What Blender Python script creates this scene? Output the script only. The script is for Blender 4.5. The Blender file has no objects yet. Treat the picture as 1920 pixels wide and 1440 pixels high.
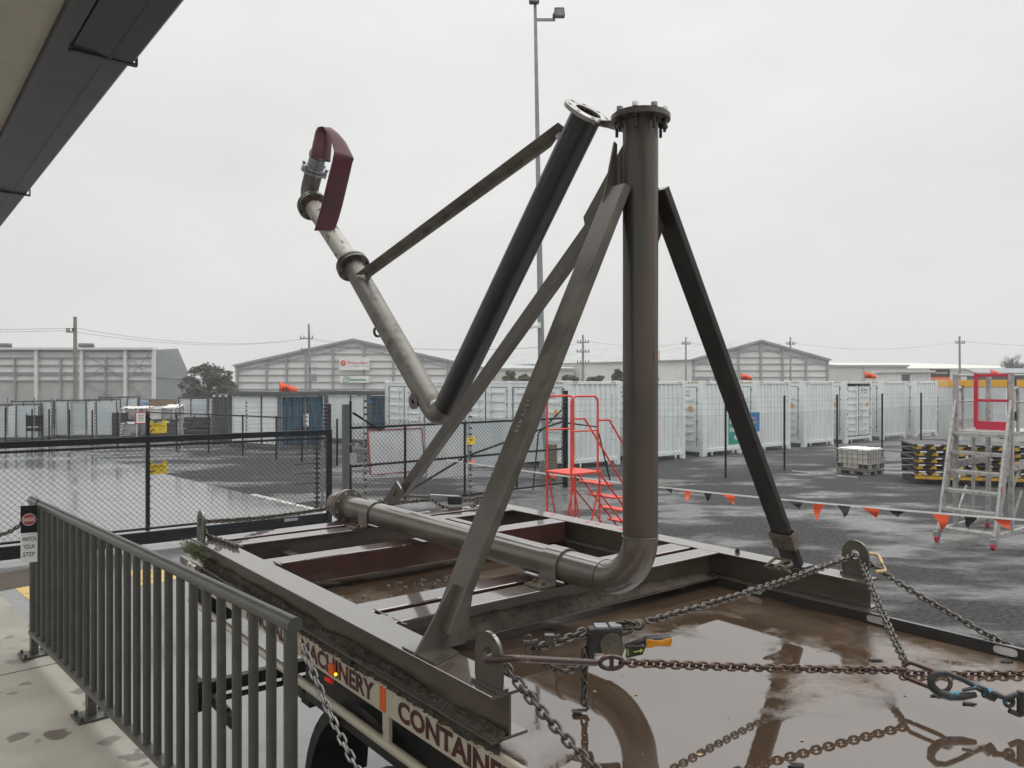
import bpy, bmesh, math, random
from mathutils import Vector as V, Matrix, noise
random.seed(7)
sc = bpy.context.scene
COL = sc.collection
R = math.radians

# ------------------------------------------------------------------ camera, world, light
H, F, CX, CY = 2.86, 1470.0, 960.0, 716.0
cam = bpy.data.cameras.new("camera")
cam.lens = 36*F/1920; cam.sensor_width = 36; cam.clip_end = 3000; cam.clip_start = .05
co = bpy.data.objects.new("camera", cam); COL.objects.link(co)
co.location = (0, 0, H); co.rotation_euler = (R(90-.156), 0, 0)
sc.camera = co
sc.view_settings.view_transform = 'Standard'; sc.view_settings.look = 'None'
sc.view_settings.exposure = 0.42; sc.view_settings.gamma = 1

SUN_EL, SUN_ROT = R(58), R(60)
wd = bpy.data.worlds.new("World"); sc.world = wd; wd.use_nodes = True
nt = wd.node_tree; N = nt.nodes; N.clear()
def wn(t, **k):
    n = N.new(t)
    for a, b in k.items(): setattr(n, a, b)
    return n
def lk(a, b): nt.links.new(a, b)
sky = wn('ShaderNodeTexSky', sky_type='NISHITA'); sky.sun_disc = False; sky.sun_elevation = SUN_EL; sky.sun_rotation = SUN_ROT
hs = wn('ShaderNodeHueSaturation'); hs.inputs['Saturation'].default_value = .05; lk(sky.outputs[0], hs.inputs['Color'])
tc = wn('ShaderNodeTexCoord'); sp = wn('ShaderNodeSeparateXYZ'); lk(tc.outputs['Generated'], sp.inputs[0])
rp = wn('ShaderNodeValToRGB'); lk(sp.outputs['Z'], rp.inputs[0])     # a closed layer of cloud, brighter towards the zenith
e = rp.color_ramp.elements
e[0].position = 0; e[0].color = (4.8, 4.82, 4.72, 1)
e[1].position = .45; e[1].color = (5.7, 5.7, 5.65, 1)
x = e.new(1.0); x.color = (20, 20, 20, 1)
nz = wn('ShaderNodeTexNoise'); nz.inputs['Scale'].default_value = 2.2; nz.inputs['Detail'].default_value = 4
mp = wn('ShaderNodeMapping'); mp.inputs['Scale'].default_value = (1, 1, 3); lk(tc.outputs['Generated'], mp.inputs[0]); lk(mp.outputs[0], nz.inputs[0])
mr = wn('ShaderNodeMapRange'); mr.inputs[1].default_value = .3; mr.inputs[2].default_value = .7; mr.inputs[3].default_value = .91; mr.inputs[4].default_value = 1.05
lk(nz.outputs[0], mr.inputs[0])
ml = wn('ShaderNodeMix', data_type='RGBA', blend_type='MULTIPLY'); ml.inputs[0].default_value = 1
lk(rp.outputs[0], ml.inputs[6]); lk(mr.outputs[0], ml.inputs[7])
mx = wn('ShaderNodeMix', data_type='RGBA'); mx.inputs[0].default_value = .93
lk(hs.outputs[0], mx.inputs[6]); lk(ml.outputs[2], mx.inputs[7])
bg = wn('ShaderNodeBackground'); bg.inputs['Strength'].default_value = .115; lk(mx.outputs[2], bg.inputs[0])
wo = wn('ShaderNodeOutputWorld'); lk(bg.outputs[0], wo.inputs[0])
sl = bpy.data.lights.new("sun", 'SUN'); sl.energy = .6; sl.angle = R(60); sl.color = (1, .985, .96)
so = bpy.data.objects.new("sun", sl); COL.objects.link(so)
sd = V((math.sin(SUN_ROT)*math.cos(SUN_EL), math.cos(SUN_ROT)*math.cos(SUN_EL), math.sin(SUN_EL)))
so.rotation_euler = sd.to_track_quat('Z', 'Y').to_euler(); so.location = (10, 10, 40)

# ------------------------------------------------------------------ site grid and helpers
A0 = R(38.2); CS, SN = math.cos(A0), math.sin(A0)
UX = V((-SN, CS, 0)); VX = V((CS, SN, 0)); ZX = V((0, 0, 1))       # along the trailer, across it
def W(u, v, z): return V((v*CS-u*SN, v*SN+u*CS, z))
def PZ(x, y, z=0): Y = (H-z)*F/(y-CY); return V(((x-CX)/F*Y, Y, z))
def PD(x, y, Y): return V(((x-CX)/F*Y, Y, H-(y-CY)/F*Y))
def PV(x, y, v): k = (x-CX)/F; return PD(x, y, v/(k*CS+SN))
def PU(x, y, u): k = (x-CX)/F; return PD(x, y, u/(CS-k*SN))

class MB:
    def __init__(s): s.v = []; s.f = []; s.sm = []; s.mi = []; s.m = 0
    def add(s, vs, fs, smooth=False):
        b = len(s.v); s.v += [V(p) for p in vs]
        for f in fs: s.f.append([b+i for i in f]); s.sm.append(smooth); s.mi.append(s.m)
    def box(s, o, a, b, c):
        o, a, b, c = V(o), V(a), V(b), V(c)
        if a.cross(b).dot(c) < 0: a, b = b, a
        s.add([o, o+a, o+a+b, o+b, o+c, o+a+c, o+a+b+c, o+b+c], [(0,3,2,1),(4,5,6,7),(0,1,5,4),(1,2,6,5),(2,3,7,6),(3,0,4,7)])
        return s
    def bx(s, c, d, x=V((1,0,0)), y=None):
        x = V(x).normalized(); y = V(y).normalized() if y is not None else V((-x.y, x.x, 0)).normalized()
        z = x.cross(y); c = V(c)
        return s.box(c-x*d[0]/2-y*d[1]/2-z*d[2]/2, x*d[0], y*d[1], z*d[2])
    def prof(s, p, q, pts, up=ZX, smooth=False):
        p, q = V(p), V(q); d = (q-p).normalized(); sd = d.cross(V(up)); sd = sd.normalized(); u = sd.cross(d)
        n = len(pts); A = [p+sd*a+u*b for a, b in pts]; B = [q+sd*a+u*b for a, b in pts]
        s.add(A+B, [(i, (i+1) % n, n+(i+1) % n, n+i) for i in range(n)], smooth)
        s.add(A, [tuple(range(n))[::-1]]); s.add(B, [tuple(range(n))])
        return s
    def bar(s, p, q, w, h, up=ZX): return s.prof(p, q, [(-w/2,-h/2),(w/2,-h/2),(w/2,h/2),(-w/2,h/2)], up)
    def tube(s, pts, r, n=12, closed=False, caps=True, smooth=True):
        pts = [V(p) for p in pts]; m = len(pts); rs = r if isinstance(r, (list, tuple)) else [r]*m
        T = []
        for i in range(m):
            a = pts[i-1] if (i > 0 or closed) else pts[i]; b = pts[(i+1) % m] if (i < m-1 or closed) else pts[i]
            T.append((b-a).normalized())
        t = T[0]; nrm = t.orthogonal().normalized(); rings = []
        for i in range(m):
            if i: nrm = T[i-1].rotation_difference(T[i]) @ nrm
            nrm = (nrm-T[i]*nrm.dot(T[i])).normalized(); bn = T[i].cross(nrm)
            rings.append([pts[i]+(nrm*math.cos(2*math.pi*k/n)+bn*math.sin(2*math.pi*k/n))*rs[i] for k in range(n)])
        vs = [p for g in rings for p in g]; fs = []
        for i in range(m if closed else m-1):
            j = (i+1) % m
            for k in range(n): fs.append((i*n+k, i*n+(k+1) % n, j*n+(k+1) % n, j*n+k))
        s.add(vs, fs, smooth)
        if caps and not closed:
            s.add(rings[0], [tuple(range(n))[::-1]]); s.add(rings[-1], [tuple(range(n))])
        return s
    def cyl(s, c, ax, r, t, n=20):
        ax = V(ax).normalized(); c = V(c); return s.tube([c-ax*t/2, c+ax*t/2], r, n)
    def ring(s, c, ax, ro, ri, t, n=36):
        ax = V(ax).normalized(); c = V(c); a = ax.orthogonal().normalized(); b = ax.cross(a)
        def circ(r, o): return [c+ax*o+(a*math.cos(2*math.pi*k/n)+b*math.sin(2*math.pi*k/n))*r for k in range(n)]
        o0, o1, i0, i1 = circ(ro,-t/2), circ(ro,t/2), circ(ri,-t/2), circ(ri,t/2)
        q = lambda A, B, sm: s.add(A+B, [(k, (k+1) % n, n+(k+1) % n, n+k) for k in range(n)], sm)
        q(o0, o1, True); q(i1, i0, True); q(o1, i1, False); q(i0, o0, False)
        return s
    def plate(s, pts, th):
        pts = [V(p) for p in pts]; th = V(th); n = len(pts)
        nn = sum(((pts[i]-pts[0]).cross(pts[(i+1) % n]-pts[0]) for i in range(n)), V((0,0,0)))
        if nn.dot(th) < 0: pts = pts[::-1]
        s.add(pts+[p+th for p in pts], [tuple(range(n))[::-1], tuple(range(n, 2*n))]+[(i, (i+1) % n, n+(i+1) % n, n+i) for i in range(n)])
        return s
    def blob(s, c, r, seed=0, n=6, k=8, am=.35):
        c = V(c); r = V(r) if hasattr(r, '__len__') else V((r,r,r)); vs = []; fs = []
        for i in range(n+1):
            th = math.pi*i/n
            for j in range(k):
                d = V((math.sin(th)*math.cos(2*math.pi*j/k), math.sin(th)*math.sin(2*math.pi*j/k), math.cos(th)))
                g = 1+am*noise.noise(d*1.7+V((seed*3.1, seed*1.7, seed)))*1.6
                vs.append(c+V((d.x*r.x, d.y*r.y, d.z*r.z))*g)
        for i in range(n):
            for j in range(k): fs.append((i*k+j, (i+1)*k+j, (i+1)*k+(j+1) % k, i*k+(j+1) % k))
        s.add(vs, fs, True); return s
    def mesh(s, name, mats, inv=None):
        me = bpy.data.meshes.new(name)
        me.from_pydata([tuple(inv @ p) if inv is not None else tuple(p) for p in s.v], [], s.f)
        me.polygons.foreach_set('use_smooth', s.sm)
        if not isinstance(mats, (list, tuple)): mats = [mats]
        for m in mats: me.materials.append(m)
        me.polygons.foreach_set('material_index', [min(i, len(mats)-1) for i in s.mi])
        me.update(); return me
    def build(s, name, mats, parent=None, bev=0, label=None):
        inv = None
        if parent is not None: inv = wm(parent).inverted()
        o = bpy.data.objects.new(name, s.mesh(name, mats, inv)); COL.objects.link(o)
        if parent is not None: o.parent = parent
        if bev:
            b = o.modifiers.new("bevel", 'BEVEL'); b.width = bev; b.segments = 2; b.limit_method = 'ANGLE'; b.angle_limit = R(40); b.harden_normals = False
        if label: o['label'] = label
        return o
def wm(o):
    m = Matrix.Translation(o.location) @ o.rotation_euler.to_matrix().to_4x4()
    return wm(o.parent) @ m if o.parent else m
def tag(o, label, cat, group=None, kind=None):
    o['label'] = label; o['category'] = cat
    if group: o['group'] = group
    if kind: o['kind'] = kind
    return o
def thing(name, label, cat, loc=(0,0,0), rz=0, group=None):
    o = bpy.data.objects.new(name, None); COL.objects.link(o); o.location = loc; o.rotation_euler = (0,0,rz); o.empty_display_size = .2
    return tag(o, label, cat, group)
def struct(o): o['kind'] = 'structure'; return o
def copy_tree(o, parent=None):
    c = o.copy(); COL.objects.link(c)
    if parent: c.parent = parent
    for ch in [k for k in ALL() if k.parent == o]: copy_tree(ch, c)
    return c
def ALL(): return list(COL.objects)
def arc(c, a, b, r, t0, t1, n): return [V(c)+V(a)*r*math.cos(t0+(t1-t0)*i/n)+V(b)*r*math.sin(t0+(t1-t0)*i/n) for i in range(n+1)]
def fillet(p, c, q, r, n=8):
    p, c, q = V(p), V(c), V(q); a = (p-c).normalized(); b = (q-c).normalized(); ang = a.angle(b); d = r/math.tan(ang/2)
    bis = (a+b).normalized(); o = c+bis*(r/math.sin(ang/2)); s = c+a*d-o; e2 = c+b*d-o; th = s.angle(e2); ax = s.cross(e2).normalized()
    return [o+Matrix.Rotation(th*i/n, 3, ax) @ s for i in range(n+1)]
def path(pts, r, n=6):
    out = [V(pts[0])]
    for i in range(1, len(pts)-1): out += fillet(pts[i-1], pts[i], pts[i+1], r, n)
    return out+[V(pts[-1])]
_tx = {}
def text2d(s, bold=.010):
    if (s, bold) not in _tx:
        cu = bpy.data.curves.new("txt", 'FONT'); cu.body = s; cu.resolution_u = 3; cu.offset = bold
        ob = bpy.data.objects.new("txt", cu); COL.objects.link(ob)
        me = bpy.data.meshes.new_from_object(ob.evaluated_get(bpy.context.evaluated_depsgraph_get()))
        vs = [(p.co.x, p.co.y) for p in me.vertices]; fs = [tuple(p.vertices) for p in me.polygons]
        bpy.data.objects.remove(ob); bpy.data.meshes.remove(me); bpy.data.curves.remove(cu)
        _tx[(s, bold)] = (vs, fs)
    return _tx[(s, bold)]
def text(mb, s, o, x, y, w, h, bold=.010):
    """lettering of width w and height h from its lower left corner o along x, upwards y"""
    vs, fs = text2d(s, bold); x0 = min(a for a, b in vs); x1 = max(a for a, b in vs); y0 = min(b for a, b in vs); y1 = max(b for a, b in vs)
    o, x, y = V(o), V(x).normalized(), V(y).normalized()
    mb.add([o+x*((a-x0)/(x1-x0)*w)+y*((b-y0)/(y1-y0)*h) for a, b in vs], fs)

# ------------------------------------------------------------------ materials
def mat(name, c, rough=.5, metal=0, c2=None, sc_=4, det=6, lo=.35, hi=.65, bump=0, bsc=30, coat=0, crough=.05, cior=1.5, spec=.5, r2=None, ior=None, str_=None, coords='Object', wet=0):
    m = bpy.data.materials.new(name); m.use_nodes = True; t = m.node_tree; ns = t.nodes; b = ns['Principled BSDF']
    b.inputs['Base Color'].default_value = (*c, 1); b.inputs['Roughness'].default_value = rough; b.inputs['Metallic'].default_value = metal
    b.inputs['Specular IOR Level'].default_value = spec
    if ior: b.inputs['IOR'].default_value = ior
    b.inputs['Coat Weight'].default_value = coat; b.inputs['Coat Roughness'].default_value = crough; b.inputs['Coat IOR'].default_value = cior
    L = t.links.new; tcn = ns.new('ShaderNodeTexCoord'); out = tcn.outputs[coords]
    if str_:
        mpn = ns.new('ShaderNodeMapping'); mpn.inputs['Scale'].default_value = str_; L(out, mpn.inputs[0]); out = mpn.outputs[0]
    if c2 or r2 is not None:
        n = ns.new('ShaderNodeTexNoise'); n.inputs['Scale'].default_value = sc_; n.inputs['Detail'].default_value = det; n.inputs['Roughness'].default_value = .6; L(out, n.inputs[0])
        g = ns.new('ShaderNodeMapRange'); g.interpolation_type = 'SMOOTHSTEP'; g.inputs[1].default_value = lo; g.inputs[2].default_value = hi; L(n.outputs[0], g.inputs[0])
        if c2:
            mxn = ns.new('ShaderNodeMix'); mxn.data_type = 'RGBA'; mxn.inputs[6].default_value = (*c, 1); mxn.inputs[7].default_value = (*c2, 1)
            L(g.outputs[0], mxn.inputs[0]); L(mxn.outputs[2], b.inputs['Base Color'])
        if r2 is not None:
            rr = ns.new('ShaderNodeMapRange'); rr.inputs[3].default_value = rough; rr.inputs[4].default_value = r2; L(g.outputs[0], rr.inputs[0]); L(rr.outputs[0], b.inputs['Roughness'])
    if bump:
        n2 = ns.new('ShaderNodeTexNoise'); n2.inputs['Scale'].default_value = bsc; n2.inputs['Detail'].default_value = 6; L(out, n2.inputs[0])
        bp = ns.new('ShaderNodeBump'); bp.inputs['Strength'].default_value = bump; bp.inputs['Distance'].default_value = .02; L(n2.outputs[0], bp.inputs['Height']); L(bp.outputs[0], b.inputs['Normal'])
    if wet:   # rain film lies on whatever faces up
        gm = ns.new('ShaderNodeNewGeometry'); s3 = ns.new('ShaderNodeSeparateXYZ'); L(gm.outputs['Normal'], s3.inputs[0])
        g2 = ns.new('ShaderNodeMapRange'); g2.inputs[1].default_value = .55; g2.inputs[2].default_value = .95; g2.inputs[3].default_value = coat*.35; g2.inputs[4].default_value = 1; L(s3.outputs['Z'], g2.inputs[0])
        L(g2.outputs[0], b.inputs['Coat Weight'])
        b.inputs['Coat IOR'].default_value = wet
    return m
def emit(name, c, s):
    m = bpy.data.materials.new(name); m.use_nodes = True; b = m.node_tree.nodes['Principled BSDF']
    b.inputs['Base Color'].default_value = (*c, 1); b.inputs['Emission Color'].default_value = (*c, 1); b.inputs['Emission Strength'].default_value = s
    return m
M = {}
M['taupe'] = mat('taupe_steel_paint', (.082,.066,.050), .42, 0, (.12,.097,.072), 3.5, lo=.3, hi=.72, bump=.08, bsc=45, coat=.55, crough=.08, wet=2.8, r2=.52)
M['beam'] = mat('wet_beam_paint', (.058,.044,.031), .36, 0, (.088,.066,.045), 5, lo=.3, hi=.75, bump=.06, bsc=60, coat=.25, crough=.06, wet=3.4, r2=.5)
M['grey_steel'] = mat('grey_weathered_steel', (.092,.079,.062), .5, .1, (.058,.050,.040), 7, bump=.08, bsc=50, coat=.12, wet=2.4, r2=.3)
M['riser'] = mat('riser_steel_paint', (.044,.040,.035), .38, .1, (.085,.055,.036), 1.1, lo=.35, hi=.7, bump=.05, bsc=40, coat=.3, wet=1.9, r2=.42, str_=(5,5,.7))
M['brace_dark'] = mat('dark_steel_paint', (.017,.016,.0145), .5, 0, (.028,.026,.023), 8, bump=.05, coat=.05, wet=1.7, spec=.35)
M['blackpipe'] = mat('black_pipe_paint', (.012,.0125,.0135), .36, 0, (.028,.028,.028), 3, lo=.45, hi=.75, bump=.05, bsc=70, coat=.3, wet=1.6, r2=.5)
M['stainless'] = mat('stained_stainless', (.17,.16,.142), .48, .5, (.10,.088,.074), 9, lo=.45, hi=.7, bump=.06, r2=.55)
M['stained'] = mat('stained_pipe', (.33,.315,.28), .5, .3, (.10,.065,.045), 11, lo=.52, hi=.62, bump=.1, r2=.6)
M['flange_bright'] = mat('flange_bright', (.34,.335,.32), .4, .6, (.2,.18,.16), 12, r2=.5)
M['rustring'] = mat('rust', (.15,.06,.028), .7, 0, (.07,.04,.03), 30, bump=.2)
M['primer'] = mat('red_oxide_primer', (.058,.018,.014), .3, 0, (.035,.015,.013), 6, coat=.6, crough=.04, wet=3.2, bump=.03)
M['oxide_dark'] = mat('oxide_dark_flange', (.062,.04,.038), .42, .1, (.035,.03,.03), 12, coat=.3)
M['hose'] = mat('maroon_hose', (.075,.010,.016), .40, 0, (.040,.016,.020), 5, lo=.4, hi=.7, bump=.12, bsc=14)
M['mud'] = mat('wet_mud', (.046,.035,.025), .75, 0, (.085,.066,.048), 14, bump=.5, bsc=40)
M['drygrass'] = mat('dry_roots', (.14,.11,.075), .8, 0, (.07,.055,.04), 20)
M['grass'] = mat('grass_blade', (.07,.135,.025), .6, 0, (.12,.11,.05), 20)
M['chain'] = mat('chain_steel', (.055,.05,.045), .36, .6, (.10,.08,.06), 30, coat=.4)
M['chain_rust'] = mat('rusty_chain', (.045,.022,.016), .42, .35, (.10,.042,.02), 25, coat=.3)
M['chain_galv'] = mat('galvanised_chain', (.30,.295,.285), .36, .8, (.18,.17,.16), 40)
M['bar_rust'] = mat('worn_orange_paint', (.040,.018,.014), .35, .2, (.36,.15,.03), 16, lo=.6, hi=.7, coat=.4)
M['blackbox'] = mat('black_plastic', (.012,.012,.013), .4, 0, (.03,.028,.026), 12)
M['yellowgrip'] = mat('yellow_orange_grip', (.72,.29,.015), .4, 0, (.55,.22,.015), 20)
M['khaki'] = mat('worn_khaki_disc', (.16,.14,.10), .5, .3, (.09,.08,.06), 18)
M['lime'] = mat('lime_print', (.42,.55,.06), .5)
M['bluehook'] = mat('worn_blue_hook', (.035,.037,.036), .42, .3, (.03,.22,.38), 14, lo=.56, hi=.62)
M['strap'] = mat('canvas_strap', (.16,.135,.10), .8, 0, (.09,.075,.055), 20, bump=.2, bsc=150)
M['rail'] = mat('grey_rail_paint', (.046,.046,.042), .4, .1, (.06,.06,.053), 12, coat=.2, bump=.03, bsc=80)
M['galv'] = mat('galvanised', (.34,.35,.36), .45, .6, (.26,.27,.28), 5)
M['alu'] = mat('aluminium', (.42,.415,.40), .42, .45, (.28,.27,.25), 10, lo=.45, hi=.65, r2=.6)
M['black'] = mat('black_powder_coat', (.006,.007,.010), .42, 0, (.010,.011,.014), 6, spec=.2)
M['wire'] = mat('fence_wire', (.035,.037,.04), .5, .3)
M['wirelight'] = mat('thin_wire', (.16,.165,.17), .5, .4)
M['red'] = mat('safety_red', (.66,.05,.024), .45, 0, (.50,.038,.018), 6)
M['crimson'] = mat('crimson_gate', (.55,.02,.06), .4, 0, (.45,.02,.05), 6)
M['cwhite'] = mat('container_white', (.70,.74,.735), .45, 0, (.57,.60,.585), 1.6, lo=.35, hi=.8, str_=(3,3,.5))
M['gasket'] = mat('rubber_gasket', (.015,.016,.025), .6)
M['dark'] = mat('dark_void', (.02,.02,.022), .8)
M['print'] = mat('dark_print', (.05,.055,.06), .6)
M['orange_sticker'] = mat('orange_sticker', (.62,.30,.02), .5)
M['flag'] = mat('orange_flag', (.80,.10,.03), .6)
M['flagblack'] = mat('black_flag', (.015,.015,.016), .6)
M['white'] = mat('white_paint', (.78,.78,.76), .5, 0, (.66,.66,.64), 3)
M['signgreen'] = mat('sign_green', (.012,.235,.18), .4)
M['signblue'] = mat('sign_blue', (.015,.145,.34), .4)
M['signpink'] = mat('sign_print', (.62,.30,.27), .5)
M['signyellow'] = mat('sign_yellow', (.80,.58,.02), .45)
M['signred'] = mat('sign_red', (.62,.035,.045), .45)
M['reddull'] = mat('faded_red', (.33,.05,.045), .5)
M['logogreen'] = mat('logo_green', (.03,.32,.14), .5)
M['shedwall'] = mat('translucent_sheet', (.72,.72,.69), .6, 0, (.62,.62,.595), .35, lo=.3, hi=.75)
M['shedconc'] = mat('precast_panel', (.36,.36,.345), .8, 0, (.42,.42,.40), .4)
M['shedsteel'] = mat('shed_steel', (.27,.275,.275), .6, .2)
M['shedlight'] = mat('pale_column', (.62,.62,.61), .6)
M['shedgrey'] = mat('grey_cladding', (.17,.185,.19), .55, .2, (.23,.245,.25), 1.2, str_=(6,6,.3))
M['roofwhite'] = mat('pale_roof_sheet', (.36,.37,.36), .6, 0, (.30,.31,.30), .6)
M['cream'] = mat('cream_wall', (.58,.56,.51), .7, 0, (.52,.50,.45), .3)
M['timber'] = mat('weathered_timber', (.17,.16,.13), .8, 0, (.24,.22,.18), 6, str_=(8,8,.6))
M['bark'] = mat('bark', (.07,.055,.045), .9)
M['leaf'] = mat('dark_leaf', (.034,.042,.022), .7, 0, (.062,.068,.036), .6, lo=.3, hi=.7)
M['leaf2'] = mat('olive_leaf', (.07,.075,.04), .7, 0, (.11,.105,.06), .8, lo=.3, hi=.7)
M['lampgrey'] = mat('mast_grey', (.20,.225,.23), .5, .3, (.25,.27,.28), 3)
M['navy'] = mat('navy_housing', (.012,.016,.03), .4)
M['glass'] = mat('pale_glass', (.38,.44,.45), .12, 0, (.46,.50,.50), 1.1)
M['panelw'] = mat('white_panel', (.55,.57,.57), .35, 0, (.47,.49,.49), 1.4)
M['frame_dark'] = mat('dark_grey_frame', (.06,.066,.07), .5, 0, (.08,.086,.09), 3)
M['bluewrap'] = mat('blue_wrap', (.012,.04,.065), .3, 0, (.03,.095,.15), 2.2, lo=.4, hi=.62, str_=(3,3,.5))
M['wrap'] = mat('plastic_wrapped_carton', (.30,.30,.295), .22, 0, (.13,.13,.13), 3, lo=.45, hi=.6, bump=.25, bsc=9)
M['carton'] = mat('white_carton', (.64,.63,.61), .6, 0, (.5,.49,.47), 3)
M['woodpic'] = mat('wood_grain_print', (.30,.22,.14), .6, 0, (.18,.13,.085), 2, str_=(.6,.6,9))
M['skypic'] = mat('blue_scene_print', (.12,.25,.42), .5, 0, (.60,.66,.70), 1.4, str_=(1,1,4))
M['timberblack'] = mat('black_pack', (.018,.018,.019), .5, 0, (.035,.035,.036), 8)
M['rampyellow'] = mat('ramp_yellow', (.52,.30,.015), .5, 0, (.2,.12,.015), 6, lo=.5, hi=.7)
M['ibc'] = mat('tank_plastic', (.58,.55,.49), .45, 0, (.50,.46,.39), 2)
M['stripe'] = mat('amber_stripe', (.70,.36,.03), .5)
M['tyre'] = mat('tyre_rubber', (.012,.012,.013), .55, 0, (.022,.021,.02), 12)
M['cream_paint'] = mat('worn_cream_paint', (.52,.47,.37), .4, 0, (.13,.09,.06), 9, lo=.6, hi=.68, coat=.5, bump=.05, str_=(1,1,1))
M['maroon_letter'] = mat('maroon_letter', (.05,.010,.011), .5, 0, (.085,.022,.02), 12)
M['reflector'] = mat('orange_reflector', (.75,.13,.02), .25)
M['amber_on'] = emit('amber_lamp_on', (1, .6, .05), 1.3)
M['red_on'] = emit('red_lamp_on', (.5, .02, .015), .25)
M['gutter'] = mat('charcoal_gutter', (.040,.042,.046), .45, .1, (.05,.052,.055), 2)
M['gutter2'] = mat('slate_gutter', (.026,.029,.037), .5, .1, (.032,.035,.043), 2)
M['soffit'] = mat('soffit_board', (.42,.39,.32), .8, 0, (.37,.345,.285), 1.2)
M['rubble'] = mat('rubble', (.10,.08,.06), .8, 0, (.2,.17,.13), 30)
M['stump'] = mat('old_concrete', (.22,.20,.15), .85, 0, (.12,.105,.08), 6, bump=.4)
M['bare'] = mat('bare_twig', (.10,.085,.075), .9)

def ground_mat(name, c, c2, wetc, scale, lo, hi, rdry, rwet, ior=1.45, bump=.5, str_=(1,1,1), bsc=14, fine=0):
    m = bpy.data.materials.new(name); m.use_nodes = True; t = m.node_tree; ns = t.nodes; L = t.links.new; b = ns['Principled BSDF']
    tcn = ns.new('ShaderNodeTexCoord'); mpn = ns.new('ShaderNodeMapping'); mpn.inputs['Scale'].default_value = str_; L(tcn.outputs['Object'], mpn.inputs[0])
    def nse(s, d, o): n = ns.new('ShaderNodeTexNoise'); n.inputs['Scale'].default_value = s; n.inputs['Detail'].default_value = d; n.inputs['Roughness'].default_value = .62; L(o, n.inputs[0]); return n
    w = nse(scale, 7, mpn.outputs[0])
    if fine:
        wb = nse(.075, 2, tcn.outputs['Object']); ad = ns.new('ShaderNodeMath'); ad.operation = 'MULTIPLY_ADD'; ad.inputs[1].default_value = .7; L(wb.outputs[0], ad.inputs[0]); sb_ = ns.new('ShaderNodeMath'); sb_.operation = 'SUBTRACT'; sb_.inputs[1].default_value = .35; L(w.outputs[0], sb_.inputs[0]); L(sb_.outputs[0], ad.inputs[2]); w = ad
    g = ns.new('ShaderNodeMapRange'); g.interpolation_type = 'SMOOTHSTEP'; g.inputs[1].default_value = lo; g.inputs[2].default_value = hi; L(w.outputs[0], g.inputs[0])
    f = nse(bsc, 8, tcn.outputs['Object']); fr = ns.new('ShaderNodeMapRange'); fr.inputs[1].default_value = .3; fr.inputs[2].default_value = .7; L(f.outputs[0], fr.inputs[0])
    a = ns.new('ShaderNodeMix'); a.data_type = 'RGBA'; a.inputs[6].default_value = (*c,1); a.inputs[7].default_value = (*c2,1); L(fr.outputs[0], a.inputs[0])
    d = ns.new('ShaderNodeMix'); d.data_type = 'RGBA'; d.inputs[7].default_value = (*wetc,1); L(a.outputs[2], d.inputs[6]); L(g.outputs[0], d.inputs[0]); L(d.outputs[2], b.inputs['Base Color'])
    rr = ns.new('ShaderNodeMapRange'); rr.inputs[3].default_value = rdry; rr.inputs[4].default_value = rwet; L(g.outputs[0], rr.inputs[0]); L(rr.outputs[0], b.inputs['Roughness'])
    im = ns.new('ShaderNodeMapRange'); im.inputs[3].default_value = 1.22 if fine else ior; im.inputs[4].default_value = ior; L(g.outputs[0], im.inputs[0]); L(im.outputs[0], b.inputs['IOR'])
    bs = ns.new('ShaderNodeMapRange'); bs.inputs[3].default_value = bump; bs.inputs[4].default_value = bump*.03; L(g.outputs[0], bs.inputs[0])
    bp = ns.new('ShaderNodeBump'); bp.inputs['Distance'].default_value = .03; L(bs.outputs[0], bp.inputs['Strength']); L(f.outputs[0], bp.inputs['Height']); L(bp.outputs[0], b.inputs['Normal'])
    return m
M['yard'] = ground_mat('wet_gravel_yard', (.009,.009,.0105), (.085,.084,.084), (.095,.094,.092), .30, .455, .66, .8, .16, 1.9, 2.2, (1,1.7,1), 14, 1)
M['drive'] = ground_mat('wet_concrete_drive', (.17,.17,.168), (.24,.238,.235), (.15,.15,.15), .35, .36, .56, .26, .11, 2.2, .15, (1,1,1), 5)
M['dock'] = mat('dock_concrete', (.37,.345,.295), .75, 0, (.30,.28,.235), 1.6, bump=.12, bsc=40)
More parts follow.
